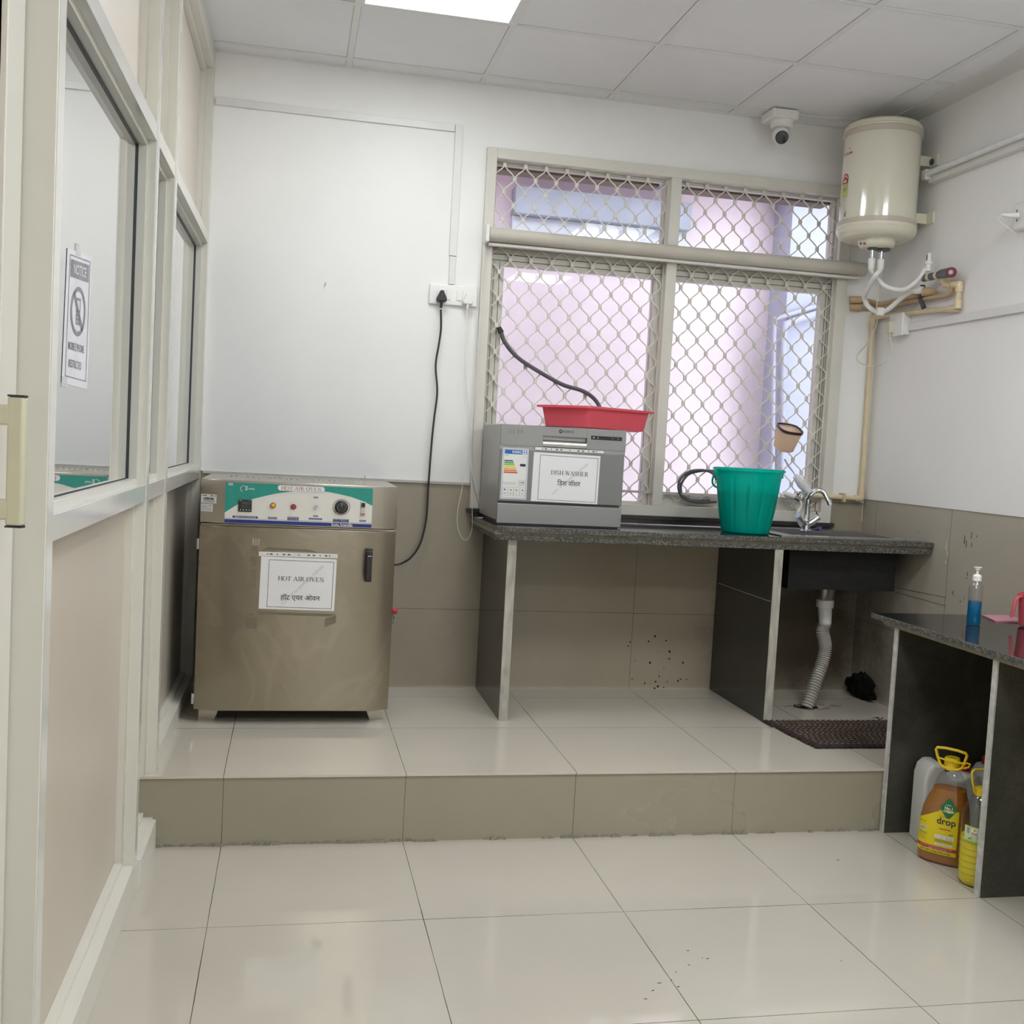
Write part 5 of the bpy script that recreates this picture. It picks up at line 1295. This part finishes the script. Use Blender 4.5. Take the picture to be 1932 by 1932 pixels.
# ================================================================ BOTTLES under the counter
LQ = translucent('amber_liquid', (.62, .27, .05, 1), .45, .08)
def ob(name, label, cat, cx, cy, ang):
    t = thing(name, label, cat, (cx, cy, 0))
    u = Vector((math.cos(math.radians(ang)), math.sin(math.radians(ang)), 0)); n_ = Vector((u.y, -u.x, 0))   # n_ faces out
    def place(mb): return mb.xf(lambda v: Vector((cx, cy, 0)) + u*v.x - n_*v.y + Vector((0, 0, v.z)))
    return t, place, u, n_
def oval(levels, sq=.8, seg=40):
    m = MB(); seg_ = seg
    for (a, b, z, dx) in levels:
        for k in range(seg_):
            t_ = 2*PI*k/seg_; ca, sa = math.cos(t_), math.sin(t_)
            ca = math.copysign(abs(ca)**sq, ca); sa = math.copysign(abs(sa)**sq, sa)
            m.v.append((dx+a*ca, b*sa, z))
    n = len(levels)
    m.f += [(i*seg_+k, i*seg_+(k+1) % seg_, (i+1)*seg_+(k+1) % seg_, (i+1)*seg_+k) for i in range(n-1) for k in range(seg_)]
    m.f.append(tuple(range(seg_-1, -1, -1))); m.f.append(tuple((n-1)*seg_+k for k in range(seg_)))
    return m
t1, pla, uu, nn_ = ob('detergent_bottle', 'big amber dishwash bottle with yellow label and yellow ring handle under the right counter', 'detergent bottle', 2.730, -1.553, -47)
prof = [(.078, .045, .002, 0), (.084, .050, .010, 0), (.085, .051, .05, 0), (.083, .051, .14, 0), (.076, .050, .19, .002), (.066, .047, .225, .005), (.056, .043, .25, .008), (.050, .038, .28, .010), (.040, .034, .305, .010), (.026, .026, .322, .008), (.022, .022, .330, .008), (.022, .022, .342, .008)]
liq = [(a-.002, b-.002, max(z, .004), d) for a, b, z, d in prof[:7]] + [(.0525, .040, .262, .009)]
build('liquid', pla(oval(liq)), LQ, t1, smooth=True)
build('bottle', pla(oval(prof)), clear, t1, smooth=True)
yel = M('yellow_plastic', (.78, .56, .01, 1), .3, var=.03)
build('cap', pla(MB().lathe([(0, .338), (.026, .338), (.026, .366), (.023, .370), (0, .371)], (.008, 0, 0), 28)), yel, t1, smooth=True)
rng = [(.008+x_, -.026+.006*abs(x_/.05), z_) for x_, z_ in ((-.022, .336), (-.034, .344), (-.046, .372), (-.052, .392), (-.048, .400), (-.02, .404), (.02, .403), (.046, .398), (.050, .390), (.044, .366), (.036, .344), (.022, .335))]
build('carry_ring', pla(MB().tube(rng, .0048, 8, closed=True).tube([(-.036, -.022, .366), (.0, -.032, .364), (.056, -.024, .362)], .0032, 6).tube([(.050, -.022, .345), (.066, -.02, .352), (.070, -.02, .364), (.056, -.022, .366)], .0032, 6).lathe([(.024, .330), (.030, .330), (.030, .338), (.024, .338), (.024, .330)], (.008, 0, 0), 24)), yel, t1, smooth=True)
def bface(x, y, off=.0012):     # point of the bottle's front skin at local (x, height)
    y = y*1.10-.002; x = x*1.06-.002
    for (a, b, z, d), (a2, b2, z2, d2) in zip(prof, prof[1:]):
        if z <= y <= z2:
            k = (y-z)/(z2-z); A = a+(a2-a)*k; B = b+(b2-b)*k; D = d+(d2-d)*k; break
    s_ = min(.98, abs((x-D)/A)); ca = s_**(1/.8); bb = (1-ca*ca)**.5; bb = bb**.8
    loc_ = Vector((x, -(B*bb+off), y))
    return tuple(Vector((2.730, -1.553, 0)) + uu*loc_.x - nn_*loc_.y + Vector((0, 0, loc_.z)))
def bw_(off): return lambda u, v: bface(u, v, off)
def gridpoly(fn_top, x0, x1, z0, off, nx=24, nz=10):
    m = MB()
    for i in range(nx):
        xa, xb = x0+(x1-x0)*i/nx, x0+(x1-x0)*(i+1)/nx
        for j in range(nz):
            def zz(x, j_): return z0 + (fn_top(x)-z0)*j_/nz
            m.add([bface(xa, zz(xa, j), off), bface(xb, zz(xb, j), off), bface(xb, zz(xb, j+1), off), bface(xa, zz(xa, j+1), off)], [(0, 1, 2, 3)])
    return m
topf = lambda x: .137 + .043*max(0, min(1, (x+.072)/.075)) if x < .003 else .180 - 0*x
lb = build('label', gridpoly(topf, -.074, .052, .036, .0012), M('label_yellow_print', (.72, .58, .01, 1), .35, var=.03), t1)
build('label_band', gridpoly(lambda x: .060, -.074, .052, .049, .0018, 24, 2), M('label_red', (.42, .03, .04, 1), .4), lb)
gb = MB()
for i in range(12):
    def w_at(z): return .026*max(0, 1-abs(z-.185)/.034)**.8
    za, zb2 = .155+.062*i/12, .155+.062*(i+1)/12
    gb.add([bface(.020-w_at(za), za, .0022), bface(.020+w_at(za), za, .0022), bface(.020+w_at(zb2), zb2, .0022), bface(.020-w_at(zb2), zb2, .0022)], [(0, 1, 2, 3)])
build('badge', gb, M('label_green', (.01, .16, .05, 1), .4), lb)
k1, k2 = bw_(.0024), bw_(.0030)
m = MB(); txt(m, "No.1", .020, .187, k2, w=.024, h=.011, bold=.03); txt(m, "India's", .020, .1975, k2, w=.016, h=.0045, bold=.01); txt(m, 'Dishwash Gel', .020, .1765, k2, w=.033, h=.005, bold=.015)
[build('label_patch', rect(MB(), *r_, k1, 6), pw, lb) for r_ in ((-.015, .042, .086, .098), (-.013, .040, .0655, .0715), (-.068, -.045, .103, .114))]
txt(m, 'grease removing power gel', -.010, .0565, k2, w=.10, h=.0035); txt(m, 'safe on hands', -.005, .0520, k2, w=.06, h=.003)
build('label_white_print', m, pw, lb)
m = MB(); txt(m, 'drop', .016, .1405, k1, w=.058, h=.028, bold=.02); txt(m, "LET'S GET VOCAL FOR LOCAL", -.012, .0425, k1, w=.098, h=.0065, bold=.02)
txt(m, 'Shomora', -.055, .094, k1, w=.028, h=.007); txt(m, 'MRP', .033, .104, k1, w=.013, h=.005)
for z_ in (.094, .089): txt(m, '8.11.2022  100 GMS', .0135, z_, k2, w=.05, h=.0028)
txt(m, 'ENRICHED 5L', .014, .0683, k2, w=.044, h=.003); txt(m, 'soft & safe', -.058, .130, k1, w=.022, h=.004)
for k in range(10): rect(m, -.066+k*.002, -.0652+k*.002, .105, .112, k2)
for z_ in (.082, .079, .076): rect(m, -.015, .038, z_, z_+.0008, k1, 4)
for z_ in (.085, .081, .077, .073): rect(m, -.068, -.046, z_, z_+.0006, k1, 3)
build('lettering', m, ink, lb)
m = MB(); txt(m, 'concentrate', .014, .1190, k1, w=.036, h=.006, bold=.015); txt(m, 'power', .008, .158, k1, w=.024, h=.004)
build('red_lettering', m, M('label_red', (.42, .03, .04, 1), .4), lb)

# yellow liquid bottle
yx, yy_ = 2.724, -1.745
t2 = thing('detergent_bottle', 'round bottle of bright yellow liquid half hidden by the counter upright', 'detergent bottle', (yx, yy_, 0))
rr2 = .056
pf = [(0, .002), (rr2-.012, .002), (rr2-.002, .014)]
for k in range(6):
    z_ = .03+k*.021; pf += [(rr2, z_), (rr2-.0025, z_+.0095), (rr2, z_+.012)]
pf += [(rr2, .165), (rr2, .225), (rr2-.004, .246), (rr2-.016, .274), (.030, .292), (.019, .302), (.018, .310)]
build('bottle', MB().lathe(pf, (yx, yy_, 0), 36), clear, t2, smooth=True)
pl_ = [(max(r-.0018, 0), z+.001) for r, z in pf if z < .158]+[(rr2-.002, .160), (0, .160)]
build('liquid', MB().lathe(pl_, (yx, yy_, 0), 36), translucent('yellow_liquid', (.97, .86, .01, 1), .3, .25), t2, smooth=True)
build('cap', MB().lathe([(0, .300), (.024, .300), (.024, .322), (.02, .325), (0, .325)], (yx, yy_, 0), 20), yel, t2, smooth=True)
build('carry_ring', MB().tube([(yx-.022, yy_, .302), (yx-.030, yy_, .315), (yx-.040, yy_, .350), (yx-.044, yy_, .378), (yx-.036, yy_, .386), (yx+.036, yy_, .386), (yx+.044, yy_, .378), (yx+.040, yy_, .350), (yx+.030, yy_, .315), (yx+.022, yy_, .302)], .0038, 8), yel, t2, smooth=True)
YW1, YW2 = (lambda R: (lambda u, v: (yx+R*math.sin(u/R), yy_-R*math.cos(u/R), v))), 0
y1_, y2_, y3_ = YW1(rr2+.0008), YW1(rr2+.0013), YW1(rr2+.0018)
m = rect(MB(), -.085, .030, .155, .2035, y1_, 22); yl = build('label', m, M('label_pale_green', (.55, .66, .36, 1), .4), t2)
build('label_line', rect(rect(MB(), -.085, .03, .2035, .2055, y1_, 22), -.085, .03, .153, .155, y1_, 22), M('label_leaf_green', (.15, .38, .04, 1), .4), yl)
m = rect(MB(), -.060, -.040, .178, .200, y2_, 4); build('label_logo_patch', m, pw, yl)
m = txt(MB(), 'Ezi', -.050, .183, y3_, w=.016, h=.007, bold=.03); build('logo_lettering', m, prd, yl)
m = disc(MB(), -.050, .194, .0045, y3_, 10); build('logo_mark', m, M('logo_yellow', (.6, .38, .02, 1), .4), yl)
m = MB()
for (a, b, r2_) in ((-.062, .165, .006), (-.068, .162, .004), (-.056, .160, .003)): disc(m, a, b, r2_, y2_, 8, r2_*.5)
rect(m, -.024, -.008, .176, .188, y2_, 3); frame2d(m, -.058, -.040, .167, .175, .0005, y2_); build('label_leaf', m, M('label_leaf_green', (.15, .38, .04, 1), .4), yl)
build('label_grey_patch', rect(MB(), -.076, -.066, .180, .200, y2_, 2), M('label_grey', (.3, .3, .3, 1), .5), yl)

# two white jerrycans
jer = translucent('milky_plastic', (.80, .81, .76, 1), .35, .4)
redc = M('red_cap', (.36, .015, .02, 1), .35)
def jerry(cx, cy, ang, hgt, label, grp=None):
    t, place, u_, n__ = ob('jerrycan', label, 'jerrycan', cx, cy, ang)
    w_, d_ = .104, .055
    m = MB().prism([(-w_, 0), (w_, 0), (w_, hgt-.085), (w_-.010, hgt-.065), (.080, hgt-.042), (.044, hgt-.040), (.030, hgt-.058), (-.015, hgt-.058), (-.030, hgt-.03), (-.040, hgt-.005), (-.075, hgt-.005), (-.095, hgt-.025), (-w_, hgt-.06)], 'y', -d_, d_)
    o = build('container', place(m), jer, t, bevel=.012, segs=4)
    build('neck', place(MB().lathe([(0, hgt-.045), (.021, hgt-.045), (.021, hgt-.028), (0, hgt-.028)], (.062, 0, 0), 20)), jer, t, smooth=True)
    build('cap', place(MB().lathe([(0, hgt-.036), (.0225, hgt-.036), (.0225, hgt-.012), (.020, hgt-.010), (0, hgt-.010)], (.062, 0, 0), 20)), redc, t, smooth=True)
jerry(2.842, -1.385, -10, .308, 'white jerrycan with red cap directly behind the amber bottle')
jerry(3.062, -1.40, 174, .330, 'white jerrycan with red cap farther right behind the yellow bottle')

# ================================================================ MAT
random.seed(8)
mm = thing('woven_mat', 'dark brown braided mat on the platform below the sink', 'mat', (2.8, -.8, HP))
def in_mat(x, y): return True
dk1 = M('dark_brown_braid', (.035, .022, .022, 1), .8, var=.3, scale=50); lt1 = M('tan_braid_stitch', (.28, .21, .13, 1), .8, var=.4, scale=15)
my0, my1 = -1.005, -.610; mbx = MB(); fl_ = MB(); NR = 15
for i in range(NR):
    y = my1+(my0-my1)*(i+.5)/NR; xs_ = 2.478+.045*(i/NR)+random.uniform(-.004, .004); xe = 3.12
    pts_ = []
    n_ = int((xe-xs_)/.009)
    for k in range(n_+1):
        pts_.append((xs_+(xe-xs_)*k/n_, y+.0018*math.sin(k*1.9+i), HP+.008+.0022*math.sin(k*2.1+i*1.3)))
    mbx.tube(pts_, .0125, 6, flat=.55)
    if i < NR-1:
        x = xs_+.02+random.uniform(0, .012)
        while x < xe:
            yq = y-(my1-my0)/NR/2
            fl_.tube([(x, yq+.003, HP+.0142), (x+.008, yq, HP+.0158), (x+.014, yq-.003, HP+.0142)], [.0012, .0030, .0012], 5, flat=.5)
            x += .024
build('braid', mbx, dk1, mm, smooth=True)['kind'] = 'stuff'
build('stitch', fl_, lt1, mm)['kind'] = 'stuff'
fr_ = MB()
for k in range(7):
    a = random.uniform(.3, 2.6); fr_.tube([(3.03, -.612, HP+.012), (3.03+.02*math.cos(a), -.612+.02*math.sin(a), HP+.02), (3.03+.035*math.cos(a), -.60+.03*math.sin(a), HP+.010)], .0012, 4)
build('fringe', fr_, dk1, mm)

# ================================================================ NOTICE on the glass
xn = XL(-2.1)-.0493
def nw(off): return lambda u, v: (xn+off+.0085*(u+2.1)*0 + (XL(u)-XL(-2.1)), u, v)
nt = thing('notice_sheet', 'printed NOTICE sheet with no-phone symbol taped on the partition glass', 'notice', (xn, -2.09, 1.45))
ya, yb, za, zb3 = -2.262-.0, -1.960, 1.452, 1.765
# corners read from the photo on the glass plane
pA = at(130, 468, 'x', xn); pB = at(174, 485, 'x', xn); pC = at(165, 735, 'x', xn); pD = at(119, 722, 'x', xn)
def nq(off): 
    def f_(u, v):
        a = pD.lerp(pC, u); b = pA.lerp(pB, u); p_ = a.lerp(b, v); return (XL(p_.y)-.0493+off, p_.y, p_.z)
    return f_
N1, N2, N3 = nq(.0008), nq(.0014), nq(.0020)
sh_ = build('sheet', rect(MB(), 0, 1, 0, 1, N1, 4), M('notice_paper', (.70, .70, .76, 1), .35, var=.05, scale=14), nt)
gk_ = M('notice_grey', (.24, .24, .26, 1), .5, var=.3, scale=12)
frm = MB(); f2 = .012
rect(frm, .10, .93, .055, .062, N2); rect(frm, .10, .93, .955, .962, N2); rect(frm, .10, .115, .062, .955, N2); rect(frm, .915, .93, .062, .955, N2)
build('frame_line', frm, gk_, sh_)
build('header_block', rect(MB(), .15, .88, .80, .93, N2), gk_, sh_)
build('header_lettering', txt(MB(), 'NOTICE', .50, .865, N3, w=.50, h=.075, bold=.01), pw, sh_)
m = MB()
for k in range(36):
    a, b = 2*PI*k/36, 2*PI*(k+1)/36
    poly(m, [(.5+.30*math.cos(a), .56+.185*math.sin(a)), (.5+.30*math.cos(b), .56+.185*math.sin(b)), (.5+.24*math.cos(b), .56+.150*math.sin(b)), (.5+.24*math.cos(a), .56+.150*math.sin(a))], N2)
poly(m, [(.28, .68), (.33, .71), (.72, .44), (.67, .41)], N2); frame2d(m, .42, .58, .46, .66, .02, N2)
for i in range(3):
    for j in range(3): rect(m, .45+i*.04, .475+i*.04, .49+j*.03, .51+j*.03, N2)
build('no_phone_symbol', m, gk_, sh_)
m = MB(); txt(m, 'MOBILE PHONE', .48, .29, N2, w=.62, h=.060, bold=.02); txt(m, 'RESTRICTED', .46, .16, N2, w=.50, h=.060, bold=.02)
build('lettering', m, gk_, sh_)
build('tape', rect(rect(MB(), .30, .52, .97, 1.06, N2), .0, .2, -.03, .05, N2), M('clear_tape', (.7, .72, .72, 1), .2, alpha=.5), nt)

# specks of grit on the floor tiles
random.seed(21); gm_ = MB()
for px, py in ((1280, 1862), (1266, 1849), (1232, 1869), (1218, 1885), (1325, 1808), (1335, 1809), (1587, 1813), (1300, 1821), (1275, 1834), (1244, 1855), (1581, 1623), (1298, 1794)):
    p = at(px, py, 'z', 0); a = random.uniform(0, 3.1); L = random.uniform(.003, .007); w_ = .0012
    u_ = (math.cos(a)*L, math.sin(a)*L*.6); v_ = (-math.sin(a)*w_, math.cos(a)*w_)
    gm_.prism([(p.x+u_[0], p.y+u_[1]), (p.x+v_[0], p.y+v_[1]), (p.x-u_[0], p.y-u_[1]), (p.x-v_[0], p.y-v_[1])], 'z', 0, .0012)
go = tag(build('floor_grit', gm_, M('dark_grit', (.06, .05, .04, 1), .9), loc=(1.9, -2.1, 0)), 'scattered dark specks of grit on the glossy floor tiles', 'debris'); go['kind'] = 'stuff'
